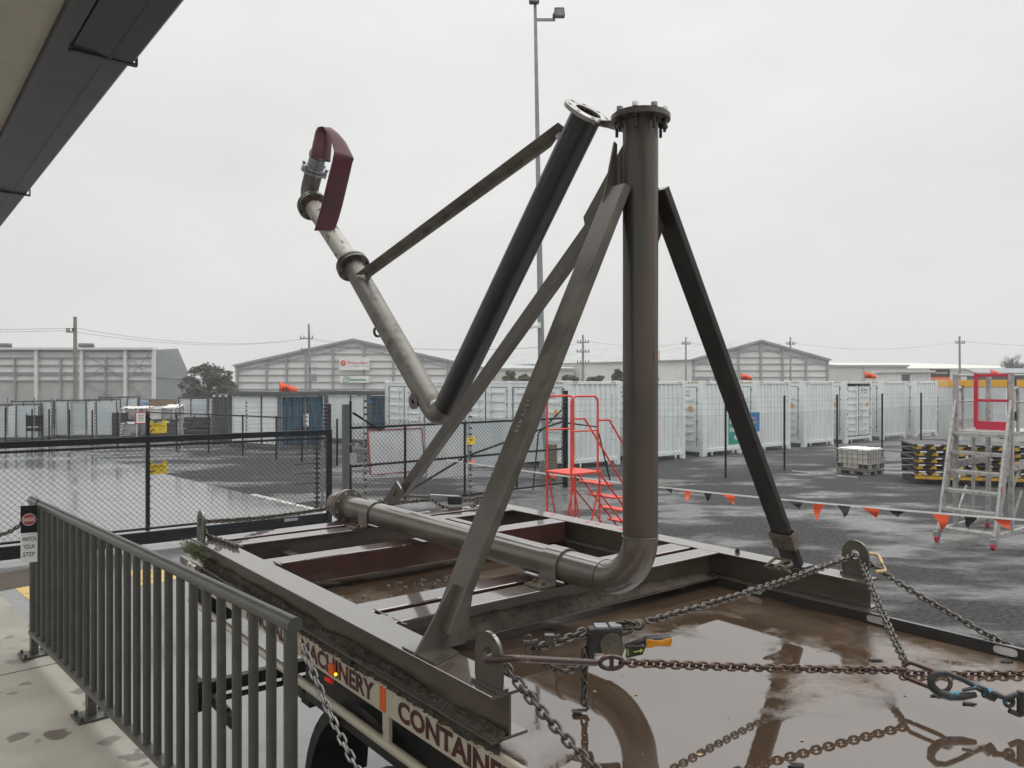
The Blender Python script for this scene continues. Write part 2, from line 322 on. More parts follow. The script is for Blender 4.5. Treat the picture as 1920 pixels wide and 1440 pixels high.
def drips(m, wet):
    t = m.node_tree; ns = t.nodes; L = t.links.new; b = ns['Principled BSDF']; src = b.inputs['Base Color'].links[0].from_socket
    tcn = ns.new('ShaderNodeTexCoord'); n = ns.new('ShaderNodeTexNoise'); n.inputs['Scale'].default_value = 9; n.inputs['Detail'].default_value = 3; L(tcn.outputs['Object'], n.inputs[0])
    ma = ns.new('ShaderNodeMix'); ma.data_type = 'RGBA'; ma.blend_type = 'LINEAR_LIGHT'; ma.inputs[0].default_value = .055; L(tcn.outputs['Object'], ma.inputs[6]); L(n.outputs['Color'], ma.inputs[7])
    vo = ns.new('ShaderNodeTexVoronoi'); vo.inputs['Scale'].default_value = 6.5; L(ma.outputs[2], vo.inputs['Vector'])
    sp = ns.new('ShaderNodeSeparateColor'); L(vo.outputs['Color'], sp.inputs[0])
    rr = ns.new('ShaderNodeMapRange'); rr.inputs[1].default_value = .22; rr.inputs[2].default_value = 1; rr.inputs[3].default_value = .0; rr.inputs[4].default_value = .56; L(sp.outputs[0], rr.inputs[0])
    su = ns.new('ShaderNodeMath'); su.operation = 'SUBTRACT'; L(rr.outputs[0], su.inputs[0]); L(vo.outputs['Distance'], su.inputs[1])
    g = ns.new('ShaderNodeMapRange'); g.inputs[1].default_value = 0; g.inputs[2].default_value = .05; L(su.outputs[0], g.inputs[0])
    big = ns.new('ShaderNodeTexNoise'); big.inputs['Scale'].default_value = .8; L(tcn.outputs['Object'], big.inputs[0]); bg_ = ns.new('ShaderNodeMapRange'); bg_.inputs[1].default_value = .34; bg_.inputs[2].default_value = .42; L(big.outputs[0], bg_.inputs[0])
    mu = ns.new('ShaderNodeMath'); mu.operation = 'MULTIPLY'; L(g.outputs[0], mu.inputs[0]); L(bg_.outputs[0], mu.inputs[1])
    mx_ = ns.new('ShaderNodeMix'); mx_.data_type = 'RGBA'; mx_.inputs[7].default_value = (*wet, 1); L(src, mx_.inputs[6]); L(mu.outputs[0], mx_.inputs[0]); L(mx_.outputs[2], b.inputs['Base Color'])
    rg = ns.new('ShaderNodeMapRange'); rg.inputs[3].default_value = .75; rg.inputs[4].default_value = .3; L(mu.outputs[0], rg.inputs[0]); L(rg.outputs[0], b.inputs['Roughness'])
drips(M['dock'], (.13,.112,.088))
M['deck'] = ground_mat('flooded_deck', (.034,.021,.013), (.17,.112,.066), (.070,.045,.029), 1.15, .41, .50, .22, .02, 3.3, .30, (1,1,1), 4.5)
M['yellowline'] = mat('yellow_line_paint', (.62,.40,.08), .25, 0, (.30,.22,.08), 6, lo=.5, hi=.62, ior=1.6)
M['paleline'] = mat('pale_kerb_and_slot_light', (.62,.61,.58), .3, 0, (.32,.31,.29), 3)

# ------------------------------------------------------------------ ground
b = MB(); b.add([(-700,-200,0),(700,-200,0),(700,1100,0),(-700,1100,0)], [(0,1,2,3)]); struct(b.build('ground', M['yard']))
DR = V((-.681,.732,0)); DN = V((.732,.681,0))            # along the dock, square to it
R1 = V((-.67,2.37,0)); DO = R1.dot(DN)
def K(s, n, z): return R1*0 + DR*s + DN*n + V((0,0,z))   # s along the dock, n out from the camera
S1 = R1.dot(DR)
b = MB(); b.add([K(-16,1.2,.004), K(-16,8.55,.004), K(46,8.75,.004), K(46,1.2,.004)], [(0,1,2,3)])
b.add([K(25,-38,.0041),K(25,1.2,.0041),K(46,1.2,.0041),K(46,-38,.0041)], [(0,1,2,3)])
struct(b.build('driveway', M['drive']))
b = MB()
b.box(K(6,8.62,.0), DR*13, DN*.16, V((0,0,.02)))
struct(b.build('kerb_strip', M['paleline']))
b = MB(); b.plate([PZ(-60,1088,.005), PZ(62,1064,.005), PZ(66,1096,.005), PZ(12,1106,.005), PZ(-60,1122,.005)], (0,0,.002)); struct(b.build('mud_strip', M['mud']))
b = MB(); b.plate([PZ(236,1070,.006), PZ(340,1066,.006), PZ(345,1086,.006), PZ(262,1098,.006)], (0,0,.002)); b.plate([PZ(28,1104,.006), PZ(70,1096,.006), PZ(95,1128,.006), PZ(58,1130,.006)], (0,0,.002))
b.plate([PZ(95,1100,.006), PZ(170,1088,.006), PZ(180,1096,.006), PZ(110,1112,.006)], (0,0,.002))
struct(b.build('painted_line', M['yellowline']))

# ------------------------------------------------------------------ loading dock and its roof
DZ = 1.19
b = MB(); eN = DO+.13
b.box(K(-14, -6, 0), DR*(S1+3.35+14+5.2), DN*(eN+6), V((0,0,DZ)))
struct(b.build('dock_floor', M['dock'], bev=.008))
b = MB()
for s in (S1+.35, S1+3.05, S1-2.4): b.box(K(s, -5, DZ+.0005), DR*.006, DN*(eN+4.99), V((0,0,.0015)))
struct(b.build('floor_joint', M['dark']))

EA = R(39); ED = V((-math.sin(EA), math.cos(EA), 0)); EN = V((math.cos(EA), math.sin(EA), 0)); EZ = 5.3
def Ee(s, n, z): return ED*s+EN*n+V((0,0,z))
t = thing('warehouse_canopy', 'beige soffit and charcoal box gutter overhanging the loading dock', 'roof canopy', Ee(4, 1, EZ))
b = MB(); b.box(Ee(-5,-1.4,EZ+.03), ED*66, EN*2.35, V((0,0,.06))); b.build('soffit', M['soffit'], t)
b = MB(); b.box(Ee(-5,-1.4,EZ+.42), ED*66, EN*2.9, V((0,0,.05))); b.build('roof_sheet', M['gutter'], t)
b = MB(); b.box(Ee(-9,.952,EZ-.03), ED*70, EN*.05, V((0,0,.35))); b.box(Ee(-9,1.002,EZ+.015), ED*70, EN*.10, V((0,0,.30))); b.build('fascia', M['gutter'], t, bev=.004)
for k, (s0, s1) in enumerate([(-9, 6.5), (6.5, 11.9), (11.9, 17.4), (17.4, 23), (23, 61)]):
    o = .012 if k == 0 else 0
    b = MB(); pr = [(1.10,.02),(1.33,.0),(1.345,-.014),(1.36,0),(1.50,0),(1.54,.05),(1.54,.30),(1.52,.30),(1.52,.06),(1.49,.018),(1.10,.045)]
    n = len(pr); A = [Ee(s0, p+o, EZ+q-o) for p, q in pr]; B = [Ee(s1-.004, p+o, EZ+q-o) for p, q in pr]
    b.add(A+B, [(i, (i+1) % n, n+(i+1) % n, n+i) for i in range(n)]); b.add(A, [tuple(range(n))[::-1]]); b.add(B, [tuple(range(n))])
    g = b.build('gutter', M['gutter2'] if k == 0 else M['gutter'], t)
    if k:
        b = MB(); b.box(Ee(s0-.03, 1.09, EZ-.022), ED*.05, EN*.455, V((0,0,.02))); b.box(Ee(s0-.03, 1.545, EZ-.022), ED*.05, EN*.012, V((0,0,.33))); b.build('joint_strip', M['gutter2'], g, bev=.003)

# dock railing
RZ = 2.13
t = thing('dock_railing', 'grey tubular guard railing with upright bars along the dock edge', 'railing', K(S1, DO, DZ))
def Rl(s, n, z): return K(S1+s, DO+n, z)
b = MB(); b.tube([Rl(-.03,0,RZ), Rl(3.37,0,RZ)], .0245, 20); b.build('top_rail', M['rail'], t, bev=.003)
b = MB(); b.box(Rl(-.05,-.02,1.305), DR*3.42, DN*.04, V((0,0,.028))); b.build('bottom_rail', M['rail'], t, bev=.003)
for i in range(27):
    s = .0+.128*i; r = .021 if i in (0, 26) else .0162
    b = MB(); b.tube([Rl(s,0,1.333), Rl(s,0,RZ-.018)], r, 12); b.build('baluster', M['rail'], t)
for s in (.85, 2.1, 3.31):
    b = MB(); b.box(Rl(s-.025,-.02,DZ+.012), DR*.05, DN*.04, V((0,0,.104))); b.box(Rl(s-.075,-.075,DZ+.001), DR*.15, DN*.15, V((0,0,.011)))
    for dx, dy in ((-.055,-.055),(.055,-.055),(-.055,.055),(.055,.055)): b.cyl(Rl(s+dx,dy,DZ+.02), ZX, .010, .018, 6)
    b.build('foot', M['rail'], t, bev=.002)
# danger sign tied at the far end of the rail
sx = V((.9,.43,0)); so_ = V((-2.875,4.585,1.80)); sn = V((.43,-.9,0))
t = thing('danger_sign', 'narrow black and white DANGER sign tied to the far railing post', 'sign', so_)
b = MB(); b.box(so_, sx*.085, sn*.004, V((0,0,.335))); b.build('plate', M['white'], t, bev=.002)
b = MB(); b.box(so_+V((0,0,.175))+sn*.0045, sx*.085, sn*.001, V((0,0,.16))); b.build('black_field', M['black'], t)
b = MB(); c = so_+sx*.0425+V((0,0,.252))+sn*.006
b.add([c+sx*.036*math.cos(a*.3142)+ZX*.036*math.sin(a*.3142) for a in range(20)], [tuple(range(20))]); b.m = 1
b.add([c+sn*.0005+sx*.034*math.cos(a*.3142)+ZX*.033*math.sin(a*.3142) for a in range(20)], [tuple(range(20))]); b.build('red_oval', [M['white'], M['reddull']], t)
b = MB(); text(b, 'DANGER', c-sx*.029-ZX*.011+sn*.0015, sx, ZX, .058, .022); b.build('heading', M['white'], t)
b = MB()
for i, (s, w) in enumerate((('WATCH', .07), ('YOUR', .06), ('STEP', .06))): text(b, s, so_+sx*(.0425-w/2)+ZX*(.125-.045*i)+sn*.005, sx, ZX, w, .026)
b.build('lettering', M['black'], t)
b = MB(); b.tube([so_+sx*.09+ZX*.33+sn*.005, so_+sx*.085+ZX*.36-sn*.04, so_+sx*.05+ZX*.30-sn*.05], .003, 6); b.build('cable_tie', M['black'], t)

# ------------------------------------------------------------------ chains
def resample(pts, d):
    pts = [V(p) for p in pts]; out = [pts[0]]; acc = 0
    for i in range(len(pts)-1):
        a, c = pts[i], pts[i+1]; L = (c-a).length
        while acc+L >= d and L > 0:
            a = a+(c-a)*((d-acc)/L); L = (c-a).length; out.append(a.copy()); acc = 0
        acc += L
    return out
def sag(p, q, s, n=24): p, q = V(p), V(q); return [p.lerp(q, i/n)-ZX*s*4*(i/n)*(1-i/n) for i in range(n+1)]
def links(mb, pts, pitch, r, seed=0, n=12, k=6):
    P = resample(pts, pitch); rn = random.Random(seed)
    for i in range(len(P)-1):
        a, c = P[i], P[i+1]; ax = (c-a).normalized(); m = (a+c)/2
        o = ax.cross(ZX); o = o.normalized() if o.length > .1 else V((1,0,0))
        an = (math.pi/4 if i % 2 else -math.pi/4)+rn.uniform(-.25,.25); o = Matrix.Rotation(an, 3, ax) @ o
        hl = pitch/2+r-2.3*r; wd_ = 2.35*r; ring = []
        for j in range(n//2+1): an = -math.pi/2+math.pi*j/(n//2); ring.append(m+ax*(hl+wd_*math.cos(an))+o*wd_*math.sin(an))
        for j in range(n//2+1): an = math.pi/2+math.pi*j/(n//2); ring.append(m+ax*(-hl+wd_*math.cos(an))+o*wd_*math.sin(an))
        mb.tube(ring, r, k, closed=True)
def chain(pts, pitch, r, m, label, group=None, seed=0, **kw):
    b = MB(); links(b, pts, pitch, r, seed, **kw); return tag(b.build('chain', m), label, 'chain', group)

# ------------------------------------------------------------------ trailer
TZ = 1.60; vL, vR = 1.60, 4.0
t = thing('flatbed_trailer', 'cream sided flatbed trailer with rain flooded brown deck beside the dock', 'trailer', W(2.5, 2.8, 0), A0)
b = MB(); nu, nv = 60, 20; g = []
b.box(W(-3.2,vL+.02,TZ-.05), UX*9.15, VX*(vR-vL-.03), V((0,0,.05))); b.build('deck', M['deck'], t)
# side coaming on the far side: an upstand with painted oval slots
b = MB(); lip = .055; sl_ = [(-2.9+.92*i) for i in range(10)]
def ovl(u0, w, h, z): return [(u0+w/2*math.copysign(abs(math.cos(a))**.5, math.cos(a)), z+h/2*math.copysign(abs(math.sin(a))**.6, math.sin(a))) for a in [2*math.pi*i/20 for i in range(20)]]
b.box(W(-3.2,vR-.01,TZ), UX*9.15, VX*.012, V((0,0,lip))); b.box(W(-3.2,vR+.002,TZ-.16), UX*9.15, VX*.03, V((0,0,.16+lip-.005))); b.build('far_coaming', M['brace_dark'], t, bev=.003)
for u0 in (.55, 1.42, 2.02, 2.75):
    b = MB(); v0 = vR-.0115
    for th_, z0 in ((0, TZ+.028),): b.plate([W(a, v0, c) for a, c in ovl(u0, .10, .036, z0)], -VX*.002)
    b.build('slot_light_plate', M['paleline'], t)  # solid pale plates, coloured as bright wet ground showing through the slots
b = MB(); b.box(W(-3.2,vL,TZ-.125), UX*8.9, VX*.02, V((0,0,.127))); b.box(W(-3.2,vL+.02,TZ-.11), UX*8.9, VX*.06, V((0,0,.012)))
for u in (-2.3,-.9,.55,1.35,2.05,2.86,3.9,4.72,5.55): b.box(W(u,vL+.001,TZ-.26), UX*.055, VX*.02, V((0,0,.136)))
b.build('side_panel', M['cream_paint'], t, bev=.004)
b = MB(); b.tube([W(-3.2,vL+.012,TZ-.255), W(5.68,vL+.012,TZ-.255)], .021, 12); b.build('side_tube', M['cream_paint'], t)
def side_text(s, u, w, h=.085): 
    b = MB(); text(b, s, W(u, vL-.0015, TZ-.108), -UX, ZX, w, h, .042); b.build('lettering', M['maroon_letter'], t)
side_text('REMOVAL', 4.52, .57); side_text('MACHINERY', 3.74, .76); side_text('CONTAINERS', 2.78, .84)
for u, w in ((2.93,.05), (3.86,.03)):
    b = MB(); b.box(W(u,vL-.004,TZ-.115), -UX*w, VX*.004, V((0,0,.10))); b.build('reflector', M['reflector'], t, bev=.002)
for u in (3.30, 3.24): pass
p = PV(622,1256,1.585); b = MB(); b.bx(p, (.05,.02,.05), UX, VX); b.build('reflector', M['reflector'], t, bev=.004)
p = PV(629,1265,1.58); b = MB(); b.blob(p, .008, 1, am=0); b.build('marker_lamp', M['amber_on'], t)
p = PV(361,1099,1.58); b = MB(); b.blob(p, .012, 1, am=0); b.build('marker_lamp', M['amber_on'], t)
p = PV(617,1276,1.66); b = MB(); b.bx(p, (.07,.02,.018), UX, VX); b.build('rear_lamp', M['red_on'], t, bev=.004)
b = MB()
for u in [.18+.58*i for i in range(9)]: b.box(W(u,vL+.06,TZ-.16), UX*.08, VX*(vR-vL-.1), V((0,0,.10)))
for v in (2.35, 3.15): b.box(W(-3.2,v,TZ-.42), UX*9.0, VX*.10, V((0,0,.26)))
b.box(W(-3.2,vL+.09,TZ-.40), UX*7.1, VX*.06, V((0,0,.34))); b.build('chassis_and_shade_fill', M['blackbox'], t)  # black inner rail added to fill the shaded gap below the side panel
b = MB(); b.box(W(5.30,vL+.03,1.27), UX*.05, VX*.36, V((0,0,.29))); b.box(W(5.35,vL+.03,1.33), UX*.3, VX*.36, V((0,0,.24))); b.build('rear_bolster', M['brace_dark'], t, bev=.004)
# rear bar on two serrated arms
b = MB(); b.box(W(5.20,1.53,.83), UX*.07, VX*1.5, V((0,0,.08))); b.tube([W(5.16,1.55,.80), W(5.16,2.9,.80)], .012, 8); b.tube([W(5.12,1.55,.83), W(5.12,2.9,.83)], .012, 8)
b.box(W(5.14,1.50,.76), UX*.18, VX*.05, V((0,0,.19)))
for v in (1.58, 2.08):
    b.box(W(5.2,v,.79), -UX*.36, VX*.035, V((0,0,.07)))
    for k in range(5): b.box(W(4.86-.028*k,v-.004,.775), -UX*.018, VX*.043, V((0,0,.075)))
for v in (2.3, 2.9): b.box(W(5.2,v,.86), UX*.06, VX*.05, V((0,0,.6)))
b.build('rear_bar', M['blackbox'], t, bev=.003)
# wheels
for uc in (3.15, 1.80):
    for v0 in (1.66, 3.42):
        b = MB(); b.tube([W(uc,v0,.52), W(uc,v0+.06,.52), W(uc,v0+.22,.52), W(uc,v0+.28,.52)], [.43,.52,.52,.43], 40, caps=False)
        b.ring(W(uc,v0+.02,.52), VX, .44, .26, .03, 40)
        w = b.build('wheel', M['tyre'], t)
        b = MB(); b.ring(W(uc,v0+.05,.52), VX, .27, .09, .02, 32); b.cyl(W(uc,v0+.05,.52), VX, .10, .08, 20)
        for k in range(10): b.cyl(W(uc+.16*math.cos(k*.628),v0+.035,.52+.16*math.sin(k*.628)), VX, .016, .03, 6)
        b.build('rim', M['brace_dark'], w)
for v0 in (1.64, 3.38):
    b = MB(); P = [W(3.15+.66*math.cos(a),v0,.74+.66*math.sin(a)) for a in [math.pi*(.02+.96*i/20) for i in range(21)]]
    Q = [p+VX*.36 for p in P]; b.add(P+Q, [(i,i+1,21+i+1,21+i) for i in range(20)], True); b.add([p*1 for p in P]+[W(3.15+.60*math.cos(a),v0,.74+.60*math.sin(a)) for a in [math.pi*(.02+.96*i/20) for i in range(21)]], [(i,i+1,21+i+1,21+i) for i in range(20)])
    b.build('mudguard', M['blackbox'], t)

# ------------------------------------------------------------------ pipe rig on its skid
SZ = 1.81; BD = .16
rig = thing('pipe_standpipe_skid', 'grey brown steel standpipe with braces and folded swing arm on a welded skid', 'pipe rig', W(3.7, 2.8, TZ), A0)
def ibeam(mb, p, q, w=.155, d=BD, tf=.011, tw=.010):
    mb.prof(p, q, [(-w/2,-tf),(w/2,-tf),(w/2,0),(-w/2,0)]); mb.prof(p, q, [(-w/2,-d),(w/2,-d),(w/2,-d+tf),(-w/2,-d+tf)])
    mb.prof(p, q, [(-tw/2,-d+tf),(tw/2,-d+tf),(tw/2,-tf),(-tw/2,-tf)])
vA, vB = 1.636, 4.064; U0, U1 = 2.09, 5.46
for v in (vA, vB):
    b = MB(); ibeam(b, W(U0,v,SZ), W(U1,v,SZ)); b.build('long_beam', M['beam'], rig, bev=.003)
va, vb = vA+.079, vB-.079
for u in (3.085, 5.14):
    b = MB(); ibeam(b, W(u,va,SZ-.002), W(u,vb,SZ-.002), w=.15); b.build('cross_beam', M['beam'], rig, bev=.003)
for u, d in ((3.30,.13), (4.49,.15), (5.38,.13)):
    b = MB(); b.box(W(u-.08,va,SZ-.004-d), UX*.16, VX*(vb-va), V((0,0,d))); b.build('box_rail', M['primer'], rig, bev=.006)
for v, z, h_ in ((3.35,.05,.045),(2.02,.13,.05)): b = MB(); b.box(W(4.58,v,SZ-z), UX*.48, VX*.065, V((0,0,h_))); b.build('tie_bar', M['beam'], rig, bev=.003)
for u in (2.3, 3.2, 4.5, 5.35):
    for v in (vA, vB): b = MB(); b.box(W(u-.05,v-.06,TZ+.001), UX*.1, VX*.12, V((0,0,SZ-BD-TZ-.002))); b.build('dunnage_block', M['timberblack'], rig)
# main pipe
PR = .0825; PZc = 1.90; pv = 2.75; pu = 2.52; ER = .235
b = MB(); pts = [W(5.55,pv,PZc), W(4.6,pv,PZc), W(3.6,pv,PZc), W(pu+ER,pv,PZc)]
b.tube(pts, PR, 40); base = b.build('base_pipe', M['taupe'], rig)
b = MB(); e = [W(pu+ER-ER*math.sin(a),pv,PZc+ER-ER*math.cos(a)) for a in [math.pi/2*i/14 for i in range(15)]]
b.tube(e, PR+.0005, 40); b.build('elbow', M['taupe'], base)
b = MB(); b.tube(arc(W(pu+ER,pv,PZc), VX, ZX, PR+.001, 0, 6.283, 40)[:-1], .0035, 6, closed=True); b.tube(arc(W(pu,pv,PZc+ER), VX, UX, PR+.001, 0, 6.283, 40)[:-1], .0035, 6, closed=True); b.build('weld_seam', M['grey_steel'], base)
RT = 4.085
b = MB(); b.tube([W(pu,pv,PZc+ER), W(pu,pv,2.7), W(pu,pv,3.3), W(pu,pv,RT)], PR, 40); riser = b.build('riser_pipe', M['riser'], rig)
b = MB(); c0 = W(pu,pv-PR-.0008,2.985); k = (VX*.2-UX).normalized()
for dx in (-.010,.006,.016):
    q = W(pu-.005+.0,pv,2.985)+k*(PR+.0008)+V((CS,SN,0))*dx; b.bx(q-ZX*random.uniform(0,.004), (.0035,.001,.05 if dx != .006 else .036), VX)
b.build('paint_mark', M['red'], riser)
b = MB(); b.ring(W(pu,pv,RT+.009), ZX, .139, .07, .022, 48); b.cyl(W(pu,pv,RT+.0245), ZX, .128, .008, 48); fl = b.build('flange', M['grey_steel'], riser, bev=.003)
for i in range(8):
    a = i*math.pi/4+.25; c = W(pu+.113*math.cos(a),pv+.113*math.sin(a),RT+.02); b = MB()
    b.tube([c-ZX*.085, c+ZX*.02], .0075, 8); b.cyl(c-ZX*.028, ZX, .015, .016, 6); b.m = 1; b.cyl(c+ZX*.021, ZX, .015, .017, 12); b.m = 0
    if i % 3 == 0: b.cyl(c-ZX*.062, ZX, .015, .015, 6)
    b.build('bolt', [M['blackbox'], M['white'] if i % 2 else M['galv']], fl)
# far end of the base pipe: flange pair, bolts and rounded cap
b = MB(); b.ring(W(5.535,pv,PZc), UX, .128, .07, .022, 44); b.ring(W(5.575,pv,PZc), UX, .126, .05, .022, 44); f2 = b.build('flange', M['taupe'], base, bev=.003)
for i in range(8):
    a = i*math.pi/4+.3; c = W(5.555,pv+.106*math.cos(a),PZc+.106*math.sin(a)); b = MB(); b.tube([c-UX*.05, c+UX*.05], .007, 8); b.cyl(c-UX*.03, UX, .014, .016, 6); b.cyl(c+UX*.04, UX, .014, .016, 6); b.build('bolt', M['galv'], f2)
b = MB(); b.tube([W(5.58,pv,PZc), W(5.62,pv,PZc), W(5.63,pv,PZc), W(5.70,pv,PZc), W(5.75,pv,PZc), W(5.775,pv,PZc)], [.088,.09,.098,.098,.085,.05], 36); b.build('end_cap', M['taupe'], base)
b = MB(); b.bar(W(5.50,pv-.1,PZc-.10), W(5.66,pv-.16,PZc-.17), .03, .02); b.build('support_tab', M['brace_dark'], base)
# saddle clamps over the base pipe
for u in (3.085, 5.13):
    b = MB(); r0 = PR+.002; pr = [W(u-.065,pv+(r0)*math.cos(a),PZc+(r0)*math.sin(a)) for a in [math.pi*i/18 for i in range(19)]]
    prof = [W(u-.065,pv+r0,SZ+.002)]+pr+[W(u-.065,pv-r0,SZ+.002)]
    out = [W(u-.065,pv+r0+.009,SZ+.002)]+[W(u-.065,pv+(r0+.009)*math.cos(a),PZc+(r0+.009)*math.sin(a)) for a in [math.pi*i/18 for i in range(19)]]+[W(u-.065,pv-r0-.009,SZ+.002)]
    n = len(prof); w = UX*.13; A = prof+out; B = [p+w for p in A]
    b.add(out+[p+w for p in out], [(i,i+1,n+i+1,n+i) for i in range(n-1)], True)
    b.add(prof+out, [(i+1,i,n+i,n+i+1) for i in range(n-1)]); b.add([p+w for p in prof+out], [(i,i+1,n+i+1,n+i) for i in range(n-1)])
    for sg in (-1, 1):
        b.box(W(u-.065,pv+sg*(r0+.009),SZ+.001), UX*.13, VX*sg*.10, V((0,0,.011)))
    cl = b.build('pipe_clamp', M['taupe'], rig)
    for sg in (-1, 1):
        for du in (-.035,.035): b = MB(); b.cyl(W(u+du,pv+sg*(r0+.06),SZ+.018), ZX, .013, .016, 6); b.build('bolt', M['rustring'], cl)
# three angle braces with welded gusset plates
def angle(mb, p, q, a, c, up, th=.009, sg=1): mb.prof(p, q, [(0,0),(sg*a,0),(sg*a,th),(sg*th,th),(sg*th,c),(0,c)], up)
t1 = W(2.56,2.645,3.76); b1 = W(2.60,1.70,1.875)
b = MB(); b.bar(b1, t1, .045, .13, UX); br = b.build('brace', M['grey_steel'], rig, bev=.007)
b = MB(); b.plate([W(2.60,pv-PR+.01,3.98), W(2.60,pv-PR+.01,3.62), W(2.60,pv-PR-.13,3.42), W(2.60,pv-PR-.145,3.45), W(2.60,pv-PR-.005,3.99)], UX*.011); b.build('gusset', M['grey_steel'], br)
b = MB(); b.plate([W(2.585,vA-.075,SZ+.001), W(2.585,vA+.16,SZ+.001), W(2.585,vA+.20,SZ+.21), W(2.585,vA+.10,SZ+.25)], UX*.012); b.plate([W(2.50,vA+.07,SZ+.002), W(2.69,vA+.07,SZ+.002), W(2.69,vA-.07,SZ+.002), W(2.45,vA-.07,SZ+.002)], ZX*.008)
b.build('foot_plate', M['grey_steel'], br)
b = MB(); ud = (b1-t1).normalized(); lx = -UX; q0 = b1.lerp(t1,.475); fn2 = ud.cross(lx).normalized(); fn2 = fn2 if fn2.dot(VX) < 0 else -fn2
text(b, '1572 415', q0+fn2*.0235+UX*.02, ud, lx if ud.cross(lx).dot(fn2) > 0 else -lx, .15, .024, .0); b.build('chalk_mark', M['galv'], br)
t3 = W(2.52,2.872,3.78); b3 = W(2.50,3.995,1.83)
b = MB(); b.bar(b3, t3, .042, .112, UX); br = b.build('brace', M['brace_dark'], rig, bev=.007)
b = MB(); b.plate([W(2.54,pv+PR-.01,3.97), W(2.54,pv+PR+.13,3.66), W(2.54,pv+PR+.06,3.52), W(2.54,pv+PR-.01,3.56)], UX*.011); b.build('gusset', M['grey_steel'], br)
b = MB(); b.plate([W(2.44,vB-.06,SZ+.001), W(2.60,vB-.06,SZ+.001), W(2.60,vB+.05,SZ+.001), W(2.44,vB+.05,SZ+.001)], ZX*.008); b.build('foot_plate', M['brace_dark'], br)
t2 = W(2.63,pv+.04,3.85); b2 = W(4.76,pv+.03,2.09)
b = MB(); b.bar(b2, t2, .05, .074); br = b.build('brace', M['grey_steel'], rig, bev=.002)
b = MB(); b.plate([W(2.54,pv-.045,4.02), W(2.59,pv-.045,3.68), W(2.83,pv-.045,3.60), W(2.85,pv-.045,3.68)], -VX*.011); b.build('gusset', M['grey_steel'], br)
b = MB(); b.plate([PV(720,940,pv-.03), PV(746,902,pv-.03), PV(758,922,pv-.03), PV(746,946,pv-.03)], -VX*.012)
b.cyl(PV(741,920,pv-.045), VX, .012, .014, 6); b.cyl(PV(738,928,pv-.045), VX, .012, .014, 6); b.build('gusset', M['grey_steel'], br)
# lifting lugs
for u, v in ((2.17,1.60), (2.19,4.09), (5.40,1.60), (5.36,4.06)):
    b = MB(); w, h = .075, .115; P = [W(u+w*math.cos(a),v,SZ+h+w*math.sin(a)) for a in [math.pi*i/16 for i in range(17)]]+[W(u-w,v,SZ), W(u+w,v,SZ)]
    hole = [W(u+.025*math.cos(a),v,SZ+h+.025*math.sin(a)) for a in [2*math.pi*i/36 for i in range(36)]]
    # plate with a real hole: outer loop resampled to 36 points facing the hole
    O = []
    for i in range(36):
        a = 2*math.pi*i/36; c_, s_ = math.cos(a), math.sin(a)
        if s_ >= 0: O.append(W(u+w*c_,v,SZ+h+w*s_))
        else:
            k = min(w/abs(c_) if abs(c_) > 1e-6 else 9, h/abs(s_)); O.append(W(u+k*c_,v,SZ+h+k*s_))
    th = VX*.014; n = 36; A = O+hole; B = [p+th for p in A]
    b.add(A, [(i,(i+1) % n,n+(i+1) % n,n+i) for i in range(n)]); b.add(B, [((i+1) % n,i,n+i,n+(i+1) % n) for i in range(n)])
    b.add(O+[p+th for p in O], [((i+1) % n,i,n+i,n+(i+1) % n) for i in range(n)], True); b.add(hole+[p+th for p in hole], [(i,(i+1) % n,n+(i+1) % n,n+i) for i in range(n)], True)
    if u < 3: b.plate([W(u-.08,v-.012,SZ+.001), W(u+.08,v-.012,SZ+.001), W(u+.08,v+.03,SZ+.001), W(u-.08,v+.03,SZ+.001)], ZX*.012)
    b.build('lifting_lug', M['grey_steel'], rig)
b = MB(); b.tube([W(2.03,vA+.06,SZ-.012), W(2.10,vA+.06,SZ-.012)], .012, 10); b.build('stub_rod', M['beam'], rig)
for u, v in ((2.93,4.07),):
    b = MB(); b.cyl(W(u,v,SZ+.009), ZX, .015, .016, 6); b.cyl(W(u,v,SZ+.022), ZX, .009, .012, 8); b.build('bolt', M['blackbox'], rig)
for u, v in ((3.18,1.74),(3.18,4.0),(5.05,1.74),(4.41,1.74),(3.01,1.74)):
    b = MB(); P = [W(u-.06+.012*k, v+.004*math.sin(k*2.1), SZ-.004) for k in range(11)]; b.tube(P, [.005+.0018*math.sin(k*2.7) for k in range(11)], 6); b.build('weld_bead', M['grey_steel'], rig)
# folded swing arm hanging off the riser flange
av = 2.92; aT = W(3.055,av,4.30); aC = W(4.50,av,2.60); f1c = W(5.80,av,3.80); f2c = W(6.58,av,4.43); eN2 = W(6.52,av,4.72)
d1 = (aT-aC).normalized(); d2 = (f1c-aC).normalized()
el = fillet(aT, aC, f1c, .115, 16)
b = MB(); b.tube([aT, aT.lerp(el[0],.5), el[0]], PR+.003, 40, caps=False); b.tube([aT, el[0]], .074, 32, caps=False)
arm = b.build('swing_arm', M['blackpipe'], rig)
b = MB(); b.tube(el[:9], PR+.0036, 40, caps=False); b.build('elbow', M['taupe'], arm)
b = MB(); b.tube(el[8:], PR+.0004, 40, caps=False); b.build('elbow', M['taupe'], arm)
b = MB(); k = d1.cross(VX).normalized(); bs = el[0]+d1*.06; n = 6
b.add([bs+d1*.02*i*0+(VX*math.cos(a)+k*math.sin(a))*(PR+.0012)+d1*(.05 if (i//6) else -.02) for i in range(12) for a in [R(200+14*(i % 6))]], [(i,i+1,6+i+1,6+i) for i in range(5)], True); b.build('red_patch', M['hose'], arm)
b = MB(); b.tube([el[-1], el[-1].lerp(f1c,.5), f1c], .083, 36); lower = b.build('lower_arm', M['stainless'], arm)
